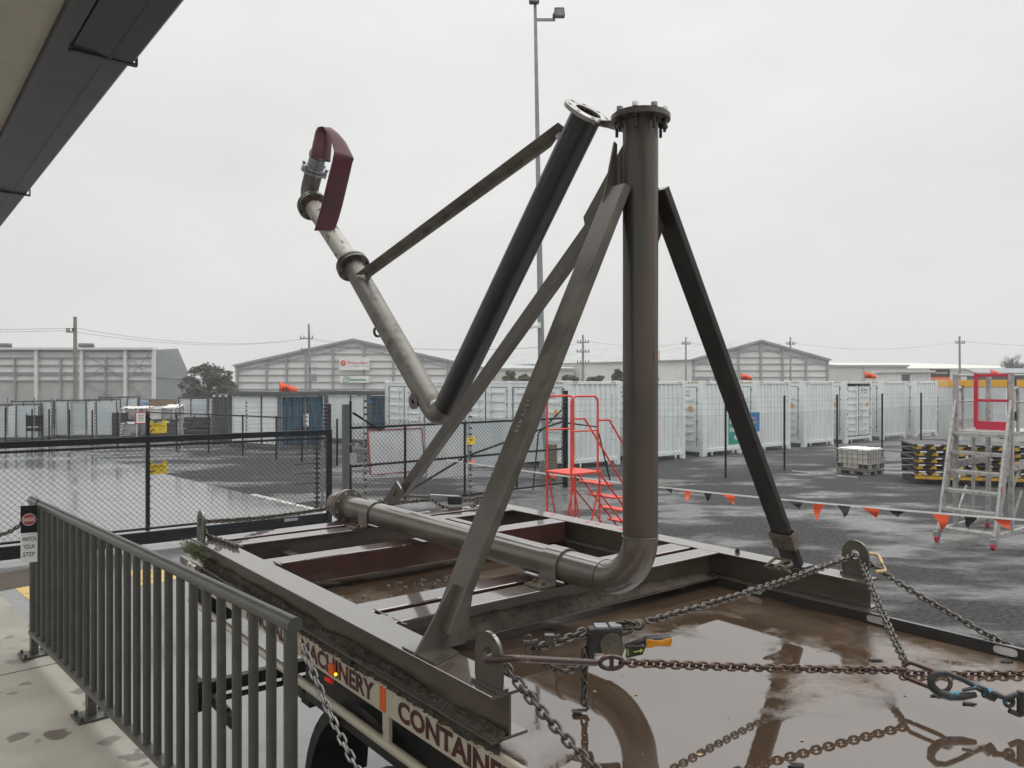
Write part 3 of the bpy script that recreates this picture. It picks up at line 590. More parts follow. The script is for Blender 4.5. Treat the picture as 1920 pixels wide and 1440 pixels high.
b = MB(); b.tube(arc(el[-1], VX, d2.cross(VX).normalized(), .0805, 0, 6.283, 36)[:-1], .003, 6, closed=True)
sidev = d2.cross(VX).normalized(); b.tube([el[-1].lerp(f1c,.02)-VX*.070+ZX*.036, el[-1].lerp(f1c,.96)-VX*.070+ZX*.036], .0035, 6); b.build('weld_seam', M['grey_steel'], lower)
fr = b = MB(); b.ring(aT+d1*.0, d1, .137, .074, .022, 48); afl = b.build('flange', M['flange_bright'], arm, bev=.002)
ka = VX; kb = d1.cross(VX).normalized()
for i in range(8):
    a = i*math.pi/4+.39; b = MB(); b.cyl(aT+d1*.0112+(ka*math.cos(a)+kb*math.sin(a))*.112, d1, .0115, .0015, 12); b.build('bolt_hole', M['dark'], afl)
# hinge plate between the two flanges
hp = W(2.66,2.80,4.085)
b = MB(); b.plate([PD(1122,226,4.03), PD(1130,238,4.0), PD(1174,251,3.72), PD(1174,224,3.72), PD(1148,226,3.86)], VX*.014); b.cyl(PD(1122,231,3.99), V((.5,.3,.5)), .016, .03, 8); b.build('hinge_plate', M['grey_steel'], arm)
for c, ax in ((f1c, d2), (f2c, (f2c-f1c).normalized())):
    b = MB(); b.ring(c-ax*.018, ax, .135, .06, .02, 44); b.ring(c+ax*.016, ax, .132, .06, .02, 44); f3 = b.build('flange', M['oxide_dark'] if c is f1c else M['grey_steel'], lower, bev=.002)
    b = MB(); b.ring(c-ax*.036, ax, .092, .074, .018, 36); b.build('rust_ring', M['rustring'], f3)
    kx = VX; ky = ax.cross(VX).normalized()
    for i in range(8): a = i*math.pi/4+.2; b = MB(); b.tube([c-ax*.045+(kx*math.cos(a)+ky*math.sin(a))*.112, c+ax*.04+(kx*math.cos(a)+ky*math.sin(a))*.112], .009, 6); b.build('bolt', M['brace_dark'], f3)
b = MB(); b.tube([f1c, f1c.lerp(f2c,.5), f2c], .077, 32); b.build('stained_pipe', M['stained'], lower)
dd = (f2c-f1c).normalized(); up2 = V((0,0,1))*.94+UX*-.66
eb = [f2c, f2c+dd*.03]+fillet(f2c+dd*.03, f2c+dd*.14, f2c+dd*.14+up2.normalized()*.2, .13, 8)[1:]
top = f2c+dd*.14+up2.normalized()*.25; ut = up2.normalized(); eb.append(top)
b = MB(); b.tube(eb, .078, 32); b.build('outlet_bend', M['stainless'], lower)
b = MB(); b.ring(top, ut, .115, .06, .02, 36); b.ring(top+ut*.03, ut, .105, .06, .02, 36); b.tube([top+ut*.03, top+ut*.16], [.075,.068], 28)
cp = b.build('hose_coupling', M['galv'], lower, bev=.002)
kx = VX; ky = ut.cross(VX).normalized()
for i in range(6): a = i*math.pi/3+.4; b = MB(); q = top+(kx*math.cos(a)+ky*math.sin(a))*.105; b.tube([q-ut*.03, q+ut*.06], .008, 6); b.cyl(q+ut*.05, ut, .017, .018, 6); b.build('bolt', M['galv'], cp)
# layflat hose: round on the spigot, folded over and hanging flat
hb = top+ut*.13
b = MB(); b.tube([hb, hb+ut*.05], [.077,.077], 28, caps=False); h1 = hb+ut*.12
def sec(c, w, t_, X, Y, n=20): return [c+X*w*math.copysign(abs(math.cos(a))**.8, math.cos(a))+Y*t_*math.sin(a) for a in [2*math.pi*i/n for i in range(n)]]
Yh = h1.y
ED_ = [(584,297,619,303,.080,0),(585,284,620,292,.078,0),(587,271,621,281,.070,0),(590,258,622,268,.066,0),(592,247,619,256,.052,-.01),(596,239,613,245,.034,-.03),(605,238,612,240,.030,-.06),(611,249,621,239,.024,-.10),(617,259,635,250,.020,-.15),(623,270,649,267,.017,-.20),(626,282,662,293,.014,-.24),(626,287,664,299,.020,-.25),(623,303,661,306,.013,-.24),(616,330,655,333,.014,-.24),(604,380,643,383,.013,-.24),(596,410,635,412,.010,-.24),(589,433,628,431,.008,-.25)]
rings = []
for x0, y0, x1, y1, t_, dy in ED_:
    L_, R_ = PD(x0,y0,Yh+dy), PD(x1,y1,Yh+dy); rings.append(sec((L_+R_)/2, (R_-L_).length/2, t_, (R_-L_).normalized(), V((.1,.98,.1))))
n = 20; vs = [p for g in rings for p in g]; fs = [(i*n+k, i*n+(k+1) % n, (i+1)*n+(k+1) % n, (i+1)*n+k) for i in range(len(rings)-1) for k in range(n)]
b.add(vs, fs, True); hose = b.build('outlet_hose', M['hose'], lower, label='maroon layflat hose folded over the outlet and hanging flat')
b = MB(); b.tube([hb+ut*.01, hb+ut*.04], .0815, 28); b.bx(hb+ut*.012+V((.078,-.02,0)), (.05,.02,.02), VX); b.build('hose_band', M['galv'], cp)
# strut from lower arm to upper arm, pad eyes
s0 = PU(688,514,5.52); s1 = PU(1046,252,3.30)
b = MB(); dq = (s1-s0).normalized(); cq = V((.12,-1,0)); cq = (cq-dq*cq.dot(dq)).normalized(); uq = cq.cross(dq); uq = uq if uq.z > 0 else -uq; q = .043; s1 = s1+dq*.07; b.plate([s0, s1, s1+uq*q+cq*q, s0+uq*q+cq*q-dq*.09], (uq*-1+cq)*.004); b.plate([s0+dq*.02, s1-dq*.05, s1-dq*.12-uq*q+cq*q, s0-uq*q+cq*q], (uq+cq)*-.004); st = b.build('arm_strut', mat('strut_steel', (.20,.18,.15), .5, .1, (.12,.105,.09), 9, bump=.05), arm, bev=.002)
b = MB(); b.cyl(s1-d1*.0+(s0-s1).normalized()*.06-ZX*.015, V((.3,-1,0)), .016, .04, 12); b.build('pin', M['white'], st)
b = MB(); b.plate([s0+ZX*.02, s0+UX*-.08+ZX*.0, f1c-d2*.30+ZX*.04, f1c-d2*.22+ZX*.05], VX*.012); b.build('pad_eye', M['rustring'], st)
pe = PD(772,752,5.45); b = MB(); b.ring(pe+VX*.02, VX, .058, .018, .02, 24); b.build('pad_eye', M['primer'], arm)
pe = PD(706,622,6.1); b = MB(); b.ring(pe+V((.01,0,0)), V((.75,-.6,0)), .045, .028, .012, 20); b.build('pad_eye', M['brace_dark'], lower)
# mud and grass caked along the near beam
b = MB(); n = 420; m = 10; g = []
for i in range(n+1):
    u = 2.085+3.36*i/n
    for j in range(m+1):
        a = j/m; q = noise.noise(V((u*6, a*3, 1)))*.022+noise.noise(V((u*25, a*9, 4)))*.018+noise.noise(V((u*70, a*16, 6)))*.012; hh = .062+.03*noise.noise(V((u*3, 7, 2)))+.022*min(1, max(0, (u-2.3)*.6))
        g.append(W(u, max(1.552, vA-.016-.036*math.sin(a*1.6)**.8-max(-.01,q)*.9-.004*a), TZ+hh*(1-a)+.35*q*(1-a)+.006))
b.add(g, [(i*(m+1)+j, i*(m+1)+j+1, (i+1)*(m+1)+j+1, (i+1)*(m+1)+j) for i in range(n) for j in range(m)], False)
for i in range(150):
    u = random.uniform(2.1,5.4); b.blob(W(u, random.uniform(1.59,1.61), TZ+random.uniform(.012,.06)), (random.uniform(.006,.018),random.uniform(.006,.014),random.uniform(.005,.013)), i, 4, 6, .6)
b.m = 1
for i in range(3600):
    u = random.uniform(2.08,5.4); p = W(u, vA-.03-random.uniform(.0,.04), TZ+random.uniform(.005,.085)); d = (-VX*random.uniform(.2,1)+UX*random.uniform(-1,1)+ZX*random.uniform(-.9,.7)).normalized()*random.uniform(.010,.034); k = d.cross(V((random.random(),random.random(),1))).normalized()*.0012
    b.add([p-k, p+k, p+d], [(0,1,2)])
b.build('caked_mud', [M['mud'], M['drygrass']], rig)
b = MB()
for i in range(420):
    u = random.gauss(5.30,.10); p = W(u, vA-.06-random.uniform(.0,.06), TZ+.12+random.uniform(-.02,.06)); L = random.uniform(.04,.13); d = (-VX*random.uniform(-.1,.9)+UX*random.uniform(-.8,.6)+ZX*random.uniform(.2,1.1)).normalized(); k = d.cross(V((random.random()-.5,random.random()-.5,.3))).normalized()*.002
    b.add([p-k, p+k, p+d*L*.6+k*.6, p+d*L*.6-k*.6, p+d*L-ZX*L*.25], [(0,1,2,3),(3,2,4)])
b.build('grass_tuft', M['grass'], rig)
b = MB(); n = 260; m = 9; g = []
for i in range(n+1):
    v = 1.72+2.2*i/n
    for j in range(m+1):
        a = j/m; q = noise.noise(V((v*9, a*4, 3)))*.02+noise.noise(V((v*30, a*9, 8)))*.016+noise.noise(V((v*80, a*20, 5)))*.010; f_ = max(.12, min(1, 1.3-abs(v-2.35)*.75)); h_ = (.012+.058*f_)
        g.append(W(3.076-.066*a-.01*math.sin(a*3), v, SZ-BD+.012+h_*(1-a)*(1-a*.3)+q*f_*(1 if 0 < j < m else .2)))
b.add(g, [(i*(m+1)+j, (i+1)*(m+1)+j, (i+1)*(m+1)+j+1, i*(m+1)+j+1) for i in range(n) for j in range(m)], False)
b.build('caked_mud', M['mud'], rig)
b = MB()
for i in range(170):
    u, v = random.choice([(random.gauss(4.1,.1),random.gauss(2.7,.12)),(random.gauss(3.9,.2),random.gauss(2.25,.2)),(random.gauss(5.28,.05),random.uniform(3.1,3.9)),(random.gauss(3.9,.3),random.gauss(3.75,.08))])
    b.blob(W(u,v,TZ+.004), (random.uniform(.006,.02),random.uniform(.006,.02),random.uniform(.004,.015)), i, 4, 6, .5)
o = b.build('mud_clods', M['rubble']); tag(o, 'small clods of mud lying on the flooded trailer deck', 'mud', kind='stuff')
b = MB(); n = 40
for (u0,u1,v0,v1,hh) in ((4.58,5.05,3.7,3.97,.10),(5.22,5.30,3.2,3.97,.14)):
    g = [W(u0+(u1-u0)*i/12, v0+(v1-v0)*j/24, TZ+hh*(.5+.6*noise.noise(V((i*.4,j*.35,hh*9))))) for i in range(13) for j in range(25)]
    b.add(g, [(i*25+j, i*25+j+1, (i+1)*25+j+1, (i+1)*25+j) for i in range(12) for j in range(24)], True)
b.build('soil_fill', M['rubble'], rig)
b = MB()
for i in range(90):
    p = W(random.uniform(5.12,5.3),random.uniform(3.5,3.98),SZ-.03); d = V((random.uniform(-1,1),random.uniform(-1,1),random.uniform(.4,1.6))).normalized()*random.uniform(.03,.09); k = d.cross(V((1,.3,.2))).normalized()*.0015; b.add([p-k,p+k,p+d], [(0,1,2)])
b.build('grass_tuft', M['grass'], rig)
b = MB()
for u in (4.25, 4.15, 3.9, 4.65): b.box(W(u,vB+.0,SZ+.0005), UX*.03, VX*.03, V((0,0,.001)))
b.build('paint_mark', M['signred'], rig)

# ------------------------------------------------------------------ lashing gear
lugL = W(2.17,1.607,SZ+.115); lugR = W(2.19,4.097,SZ+.115)
chain(sag(lugL+VX*.03-UX*.02-ZX*.02, PZ(1165,1490,TZ+.015), .02), .031, .0058, M['chain'], 'dark steel chain from the near skid lug down across the flooded deck', seed=1)
bindL = PD(1105,1192,3.02)
chain(sag(lugR-VX*.01-UX*.01, PD(1206,1168,3.06), .015), .031, .0052, M['chain'], 'taut chain between the far skid lug and the yellow handled tensioner', seed=2)
chain(sag(PD(1096,1183,3.03), PD(985,1218,2.88), .012), .030, .0055, M['chain'], 'short dark chain from the tensioner back towards the near lug', seed=3)
chain(sag(PD(1000,1222,2.9), PD(1100,1240,3.0), .055), .026, .0048, M['chain'], 'slack loop of chain drooping below the tensioner', seed=4)
chain([PD(1096,1216,3.01), PD(1097,1270,3.0), PD(1095,1331,2.99)], .026, .0056, M['chain'], 'black chain tail hanging straight from the tensioner to the deck', seed=5)
kn = PD(1703,1257,3.12)
barE = PD(1118,1243,2.80)
tb = MB(); tb.tube(path([lugL+VX*.05+UX*.02-ZX*.02, lugL-VX*.03-UX*.01-ZX*.015, lugL-UX*.10+ZX*.0+V((.02,0,.01)), barE], .02, 5), .0125, 12)
tag(tb.build('lashing_bar', M['bar_rust']), 'worn orange and brown steel bar hooked through the near skid lug', 'lashing bar')
tb = MB(); c = barE+V((.055,0,0)); ax = V((1,.08,0)).normalized()
tb.tube([c+ax*.042*math.cos(a)+ZX*.022*math.sin(a) for a in [2*math.pi*i/20 for i in range(20)]], .0085, 10, closed=True); tb.bar(c-ZX*.022, c+ZX*.022, .016, .014, V((1,0,0)))
tag(tb.build('joining_link', M['bar_rust']), 'orange joining link between the lashing bar and the rusty chain', 'chain link')
chain(sag(c+ax*.035, kn, .006), .0285, .0055, M['chain_rust'], 'rusty chain stretched level across the flooded deck from the lashing bar', seed=6)
chain(sag(lugR-UX*.03-ZX*.03-VX*.0, kn+V((-.0,0,.01)), .015), .030, .0055, M['chain'], 'chain slanting down from the far skid lug to the long link', seed=7)
chain(sag(lugR+VX*.04-UX*.02-ZX*.03, PV(1960,1246,4.02), .02), .031, .0055, M['chain'], 'chain running from the far skid lug down to the coaming at right', seed=8)
chain([PZ(1690,1262,TZ+.01), PZ(1800,1264,TZ+.01), PZ(1960,1262,TZ+.01)], .03, .005, M['chain_rust'], 'brown chain lying flat on the wet deck behind the blue hook', seed=9)
tb = MB(); tb.tube(path([lugR+VX*.02-UX*.02, lugR+VX*.05-UX*.0+ZX*.0, lugR+VX*.13-UX*.06-ZX*.01, lugR+VX*.03-UX*.15-ZX*.07, lugR-VX*.02-UX*.12-ZX*.07], .02, 5), .0095, 12)
tag(tb.build('lashing_bar', mat('worn_buff_paint', (.42,.29,.13), .4, 0, (.06,.04,.03), 14, lo=.55, hi=.65)), 'bent buff painted hook bar through the far skid lug', 'lashing bar')
# tensioner with yellow grip
bd = V((1,.05,.0)).normalized(); bz = V((-.05,0,1)).normalized(); c = PD(1128,1199,3.02)
t = thing('chain_tensioner', 'black ratchet chain tensioner with worn disc and yellow grip', 'chain tensioner', c)
b = MB(); b.bx(c+bd*.012, (.13,.055,.095), bd); b.bx(c-bd*.045+bz*-.03, (.025,.058,.13), bd); b.build('housing', M['blackbox'], t, bev=.008)
b = MB(); b.bx(c+bd*.0+bz*.051, (.05,.05,.012), bd); b.bx(c+bd*.055+bz*.053, (.045,.05,.012), bd); b.build('top_plate', M['galv'], t, bev=.003)
b = MB(); b.cyl(c+bd*.035-V((0,.034,0))-bz*.012, V((0,1,0)), .044, .014, 28); b.cyl(c+bd*.035-V((0,.044,0))-bz*.01, V((0,1,0)), .009, .01, 8); b.plate([c+bd*.0-V((0,.041,0))-bz*.05, c+bd*.07-V((0,.041,0))-bz*.055, c+bd*.085-V((0,.041,0))-bz*.02, c+bd*.06-V((0,.041,0))+bz*.02], V((0,-.003,0))); b.build('disc', M['khaki'], t, bev=.003)
b = MB(); b.plate([c+bd*.085-V((0,.036,0))-bz*.058, c+bd*.15-V((0,.036,0))-bz*.045, c+bd*.165-V((0,.036,0))-bz*.012, c+bd*.09-V((0,.036,0))-bz*.01], V((0,-.016,0)))
b.tube([c+bd*.09-bz*.03, c+bd*.2+bz*.002], .012, 10); hd = b.build('lever', M['blackbox'], t, bev=.003)
b = MB(); q = c-V((0,.0535,0)); b.bar(q+bd*.115-bz*.033, q+bd*.142-bz*.028, .0015, .004); b.plate([q+bd*.14-bz*.036, q+bd*.153-bz*.026, q+bd*.14-bz*.020], V((0,-.001,0))); text(b, 'OFF', q+bd*.098-bz*.046, bz, -bd, .026, .010); b.build('lime_marking', M['lime'], hd)
b = MB(); g0, g1 = c+bd*.165-bz*.012, c+bd*.27-bz*.006
b.tube([g0, g0.lerp(g1,.05), g0.lerp(g1,.3), g0.lerp(g1,.55), g0.lerp(g1,.9), g1], [.018,.022,.0205,.0205,.023,.015], 16); gp = b.build('grip', M['blackbox'], t)
b = MB(); q = V((0,-.0195,0)); L = [(.04,-.017),(.2,-.018),(.4,-.013),(.62,-.013),(.8,-.018),(.96,-.016),(.98,.012),(.8,.013),(.62,.008),(.4,.008),(.2,.015),(.04,.015)]
b.plate([g0.lerp(g1,a)+q+bz*z for a, z in L], V((0,-.006,0))); b.build('grip_inlay', M['yellowgrip'], gp, bev=.002)
b = MB(); p0 = PD(1196,1172,3.06); b.tube([c+bd*.07+bz*.02, c+bd*.11+bz*.03, p0+V((-.02,0,-.008))], .014, 10); b.tube([p0+V((.02*math.cos(a),0,.016*math.sin(a))) for a in [R(-150+300*i/10) for i in range(11)]], .009, 8); b.build('clevis_hook', M['chain'], t)
b = MB(); links(b, sag(PD(1158,1172,3.04), PD(1207,1178,3.0), -.012), .022, .0055, 3); b.build('hook_chain', M['chain'], t)
p0 = PD(987,1213,2.89); b = MB(); b.tube([p0+V((.045,0,.02)), p0+V((.02,0,.012)), p0+V((-.012,0,.016))], [.010,.012,.009], 10); b.tube([p0+V((.006+.012*math.cos(a),-.004,.028+.016*math.sin(a))) for a in [R(-100+240*i/10) for i in range(11)]], .004, 8); b.bx(p0+V((.085,0,.028)), (.035,.03,.035)); b.cyl(p0+V((.115,-.0,.036)), (1,0,.3), .010, .02, 10)
tag(b.build('clevis_hook', M['chain']), 'dark clevis hook on the short chain beside the near lug', 'hook')
p0 = PZ(1090,1334,TZ+.008); b = MB(); b.tube([p0+V((.028,0,.02)), p0+V((.02,0,.004)), p0+V((-.01,.005,.002)), p0+V((-.032,0,.002)), p0+V((-.03,-.02,.002)), p0+V((.0,-.02,.002))], .0065, 8)
tag(b.build('grab_hook', M['chain']), 'small grab hook resting on the flooded deck under the hanging chain', 'hook')
# long link, blue hook, shackle
l0, l1 = kn, PD(1772,1283,2.98); ax = (l1-l0).normalized(); oy = ax.cross(ZX).normalized(); oy = (oy*.5+ax.cross(oy)*.85).normalized(); m_ = (l0+l1)/2; hl = (l1-l0).length/2-.01
ring = [m_+ax*(hl+.032*math.cos(a))+oy*.032*math.sin(a) for a in [-math.pi/2+math.pi*i/8 for i in range(9)]]+[m_+ax*(-hl+.032*math.cos(a))+oy*.032*math.sin(a) for a in [math.pi/2+math.pi*i/8 for i in range(9)]]
b = MB(); b.tube(ring, .0085, 10, closed=True); tag(b.build('long_link', M['chain_rust']), 'elongated rusty steel link holding the blue swivel hook', 'chain link')
hk = lambda x, y, dz=0: PD(x, y, 2.93+dz)
t = thing('swivel_hook', 'worn blue safety swivel hook joined to the long rusty link', 'hook', hk(1800,1285))
b = MB(); P = [(1858,1297),(1830,1287),(1800,1272),(1774,1262),(1756,1263),(1746,1274),(1748,1288),(1762,1301),(1782,1306),(1806,1306),(1830,1303)]
b.tube([hk(x,y) for x, y in P], [.010,.010,.0095,.010,.013,.015,.016,.016,.017,.016,.011], 12); b.build('hook_body', M['bluehook'], t)
b = MB(); b.tube([hk(1806,1295,-.01), hk(1830,1290,-.01), hk(1845,1298,-.005)], [.006,.008,.008], 10); b.build('latch', M['bluehook'], t)
b = MB(); b.cyl(hk(1856,1303,-.03), V((.8,0,-.35)), .020, .036, 14); b.tube([hk(1862,1300,-.04), hk(1880,1307,-.06), hk(1896,1314,-.08)], [.013,.010,.0095], 12)
b.tube([hk(1893+8*math.cos(a),1316+9*math.sin(a),-.08) for a in [2*math.pi*i/14 for i in range(14)]], .0075, 8, closed=True); b.build('swivel', M['bluehook'], t)
b = MB(); c = hk(1912,1318,-.08); b.tube(path([c+V((-.04,0,.018)), c+V((-.01,0,.03)), c+V((.02,0,.02)), c+V((.03,0,-.03)), c+V((.0,0,-.045)), c+V((-.035,0,-.03))], .012, 4), .010, 10); b.cyl(c+V((.005,0,0)), ZX, .013, .085, 12)
tag(b.build('shackle', M['blackbox']), 'black bow shackle at the tail of the blue hook', 'shackle')
b = MB()
for x, y in ((1642,1238),(1760,1305),(1818,1320),(1888,1241),(1492,1436),(1035,1180)): b.blob(PZ(x,y,TZ+.003), (.03,.014,.004), x, 4, 8, .6)
tag(b.build('wet_leaf_litter', M['dark']), 'scattered black leaves and grit on the flooded deck', 'litter', kind='stuff')
b = MB(); rn = random.Random(9)
for i in range(11):
    x, y = rn.choice([(1260,1395),(1180,1300),(1700,1340),(1480,1400),(1100,1290),(860,1060),(690,1080),(1400,1360)]); c = PZ(x+rn.gauss(0,55), y+rn.gauss(0,22), TZ+.002); q = rn.uniform(.003,.012)
    b.add([c+V((math.cos(k*1.05+i)*q*rn.uniform(.5,1.3), math.sin(k*1.05+i)*q*rn.uniform(.5,1.3), rn.uniform(0,.002))) for k in range(6)], [tuple(range(6))])
tag(b.build('pale_flakes', mat('pale_flake', (.42,.31,.14), .5, 0, (.25,.17,.08), 30)), 'pale ochre flakes floating on the flooded deck', 'flakes', kind='stuff')
# strap round the foot of the far brace
t = thing('canvas_strap', 'grey canvas strap knotted round the foot of the far brace', 'strap', W(2.49,3.98,SZ))
b = MB(); c = W(2.47,3.965,SZ+.11); ax = (t3-b3).normalized()
ay = UX; az = ax.cross(ay).normalized()
for dz, g_, h_ in ((0,.004,.05),(.055,.006,.045)):
    o_ = b3+ax*(.15+dz); w_, d_ = .065+g_, .0225+g_
    for p_, q_ in (((w_,d_),(-w_,d_)),((-w_,d_),(-w_,-d_)),((-w_,-d_),(w_,-d_)),((w_,-d_),(w_,d_))): b.bar(o_+ay*p_[0]+az*p_[1], o_+ay*q_[0]+az*q_[1], .004, h_, ax)
b.build('wrap', M['strap'], t)
b = MB(); q = W(2.48,3.83,SZ+.02)
for k in range(3): b.tube([q+VX*.10+ZX*.03, q+VX*.02+UX*(.04-.05*k)+ZX*(.05-.01*k), q-VX*(.10-.02*k)+UX*(.03-.04*k)+ZX*.02, q-VX*.03-UX*.04*k, q+VX*.06+ZX*.0], .009, 6)
b.build('tail', M['strap'], t)
# lashing across the far end of the skid
lugF = W(5.40,1.607,SZ+.115)
chain(sag(lugF, PD(622,951,6.55), .02)+sag(PD(626,948,6.5), PD(700,940,5.95), .0)[1:]+sag(PD(700,940,5.95), PD(790,938,6.6), .01)[1:], .034, .0062, M['chain'], 'far lashing chain passing over the capped end of the base pipe', seed=11)
chain([W(5.42,1.60,SZ+.09), W(5.36,1.65,SZ+.012), W(5.16,1.68,SZ+.012), W(4.92,1.69,SZ+.012)], .034, .0062, M['chain'], 'tail of chain lying along the flange beside the far lug', seed=12)
t = thing('lever_binder', 'old lever chain binder at the far end of the skid', 'chain tensioner', PD(835,934,6.7))
b = MB(); b.bar(PD(806,932,6.7), PD(862,935,6.7), .03, .05); b.build('body', M['galv'], t, bev=.006); b = MB(); b.tube([PD(758,929,6.7), PD(812,932,6.7)], .012, 8); b.build('lever', M['strap'], t)
b = MB(); b.bar(PD(840,938,6.68), PD(866,938,6.68), .05, .07); b.build('gear_box', M['blackbox'], t, bev=.006)
chain(sag(PD(866,938,6.7), W(5.36,4.06,SZ+.11), .02), .034, .0062, M['chain'], 'far chain from the lever binder to the corner lug', seed=13)
chain(sag(PD(812,938,6.66), PD(905,935,6.66), .09), .034, .0058, M['chain'], 'slack chain loop under the far lever binder', seed=14)
# chains at the railing
chain(sag(Rl(-.02,.03,2.06), V((-.30,2.08,1.66)), .05)+sag(V((-.30,2.08,1.66)), V((.25,1.9,1.30)), .02)[1:], .026, .0037, M['chain_galv'], 'galvanised chain hanging from the near end of the railing', seed=15)
chain(sag(Rl(3.36,-.03,2.02), Rl(3.95,-.30,2.06), .14), .030, .0045, M['chain'], 'short dark chain drooping off the far end of the railing', seed=16)

# ------------------------------------------------------------------ fences and gates
def diamonds(mb, a, c, z0, z1, p, r):
    a, c = V(a), V(c); L = (c-a).length; d = (c-a)/L; h = z1-z0
    k = -h
    while k < L:
        for sg in (1, -1):
            # rising (sg 1) or falling line starting at s=k
            s0, s1 = max(0, k), min(L, k+h)
            if s1-s0 > .02:
                za, zb = (z0+s0-k, z0+s1-k) if sg == 1 else (z1-(s0-k), z1-(s1-k))
                mb.tube([a+d*s0+ZX*za, a+d*s1+ZX*zb], r, 3, caps=False, smooth=False)
        k += p
def stake(parent, p, z0, z1, m=None, step=.12, n=None):
    b = MB(); b.box(V(p)+V((-.012,-.012,z0)), (.024,0,0), (0,.024,0), (0,0,z1-z0))
    z = z0+.06
    b.m = 1
    while z < z1-.02: b.tube([V(p)+V((.01,-.02,z)), V(p)+V((.05,-.03,z)), V(p)+V((.075,-.035,z))], [.02,.028,.012], 6); z += step
    return b.build('insulator_stake', [m or M['galv'], M['blackbox']], parent)
def wires(parent, a, c, zs, r=.003, m=None):
    for z in zs: b = MB(); b.tube([V(a)+ZX*z, V(c)+ZX*z], r, 4, caps=False); b.build('wire', m or M['wirelight'], parent)
def ysign(o, x, label, w=.30, h=.225):
    y = ZX; n = V(x).cross(y).normalized()
    if n.dot(V((0,-1,0))) < 0: n = -n
    x = V(x).normalized(); o = V(o)-x*w/2-y*h/2
    t = thing('fence_sign', label, 'sign', o)
    pr = [(0,0),(w,0),(w,h),(w*.78,h),(w*.76,h*.78),(w*.24,h*.78),(w*.22,h),(0,h)]
    b = MB(); b.plate([o+x*a+y*c for a, c in pr], n*.004); b.build('plate', M['signyellow'], t)
    b = MB(); q = o+n*.0055; text(b, 'WARNING', q+x*w*.14+y*h*.64, x, y, w*.55, h*.07); text(b, 'SECURITY FENCE', q+x*w*.10+y*h*.50, x, y, w*.80, h*.12)
    text(b, 'ELECTRIC', q+x*w*.55+y*h*.27, x, y, w*.28, h*.07)
    for dx, dy, rx, ry, a in ((.20,.22,.10,.05,.5),(.30,.30,.05,.05,.0),(.12,.10,.08,.025,.7),(.36,.16,.05,.02,-.8)):
        b.add([q+x*(w*dx+w*rx*math.cos(k*.524)*math.cos(a)-h*ry*math.sin(k*.524)*math.sin(a))+y*(h*dy+w*rx*math.cos(k*.524)*math.sin(a)+h*ry*math.sin(k*.524)*math.cos(a)) for k in range(12)], [tuple(range(12))])
    for dx in (.10,.90): b.add([q+x*(w*dx+.010*math.cos(k))+y*(h*.9+.010*math.sin(k)) for k in range(6)], [tuple(range(6))])
    b.build('lettering', M['black'], t); return t
GA, GB = PZ(-30,1063), PZ(621,987)
gd = (GB-GA).normalized(); gn = V((gd.y,-gd.x,0)); GL = (GB-GA).length
def G(s, z, n=0): return GA+gd*s+gn*n+ZX*z
t = thing('sliding_gate', 'long black sliding gate of wire mesh with heavy bottom beam', 'gate', GA)
b = MB(); b.box(G(0,.07,-.04), gd*GL, gn*.08, V((0,0,.10))); b.box(G(0,.175,-.035), gd*GL, gn*.07, V((0,0,.10))); b.build('bottom_beam', M['black'], t, bev=.006)
b = MB(); b.box(G(0,1.815,-.04), gd*GL, gn*.08, V((0,0,.105))); b.build('top_beam', M['black'], t, bev=.006)
for z in (.33, 1.755): b = MB(); b.tube([G(0,z), G(GL-.15,z)], .021, 8); b.build('inner_rail', M['black'], t)
b = MB(); b.box(G(GL-.10,.07,-.045), gd*.10, gn*.09, V((0,0,1.85))); b.build('end_post', M['black'], t, bev=.006)
b = MB(); diamonds(b, G(.0,0,.02), G(GL-.14,0,.02), .35, 1.80, .098, .0038); b.build('wire_mesh', M['wire'], t)
p270 = PD(271,900,13.75); s270 = (p270-GA).dot(gd)
for s in (s270,):
    b = MB(); b.box(G(s-.03,.28,-.09), gd*.06, gn*.06, V((0,0,2.02))); b.tube([G(s,2.30,-.06), G(s,2.37,-.06)], [.028,.006], 8)
    for k in range(15): b.tube([G(s+.02,.4+.13*k,-.06), G(s+.055,.4+.13*k,-.07)], [.022,.010], 6)
    b.build('insulator_post', M['black'], t)
b = MB(); b.box(G(GL-.06,1.90,-.03), gd*.05, gn*.05, V((0,0,.52)))
for k in range(7): b.tube([G(GL-.16,1.96+.075*k,-.02), G(GL-.10,1.96+.075*k,-.02), G(GL-.03,1.96+.075*k,-.02)], [.012,.03,.03], 6)
b.build('insulator_post', M['blackbox'], t)
b = MB(); b.box(G(GL-.30,.36,-.05), gd*.03, gn*.03, V((0,0,1.45)))
for k in range(15): b.tube([G(GL-.34,.40+.095*k,-.06), G(GL-.28,.40+.095*k,-.06), G(GL-.22,.40+.095*k,-.06)], [.012,.024,.024], 6)
b.build('insulator_strip', M['blackbox'], t)
b = MB(); b.box(G(GL-.18,.36,-.05), gd*.03, gn*.03, V((0,0,1.45)))
for k in range(15): b.cyl(G(GL-.165,.40+.095*k,-.06), gd, .022, .05, 6)
b.build('insulator_strip', M['galv'], t)
b = MB(); b.box(PU(545,967,0.1)*0+G((PD(524,967,15.1)-GA).dot(gd),.20,.045), gd*.27, gn*.004, V((0,0,.055))); b.build('maker_plate', M['galv'], t)
for z in [.5+.19*k for k in range(7)]: b = MB(); b.tube([G(GL-.75,z+.0,-.06), G(GL-.30,z+.01,-.06)], .007, 4); b.build('wire', M['black'], t)
for z in [1.98+.075*k for k in range(6)]: b = MB(); b.tube([G(s270,z,-.07), G(GL-.05,z+.02,-.03)], .0028, 4, caps=False); b.build('wire', M['wirelight'], t)
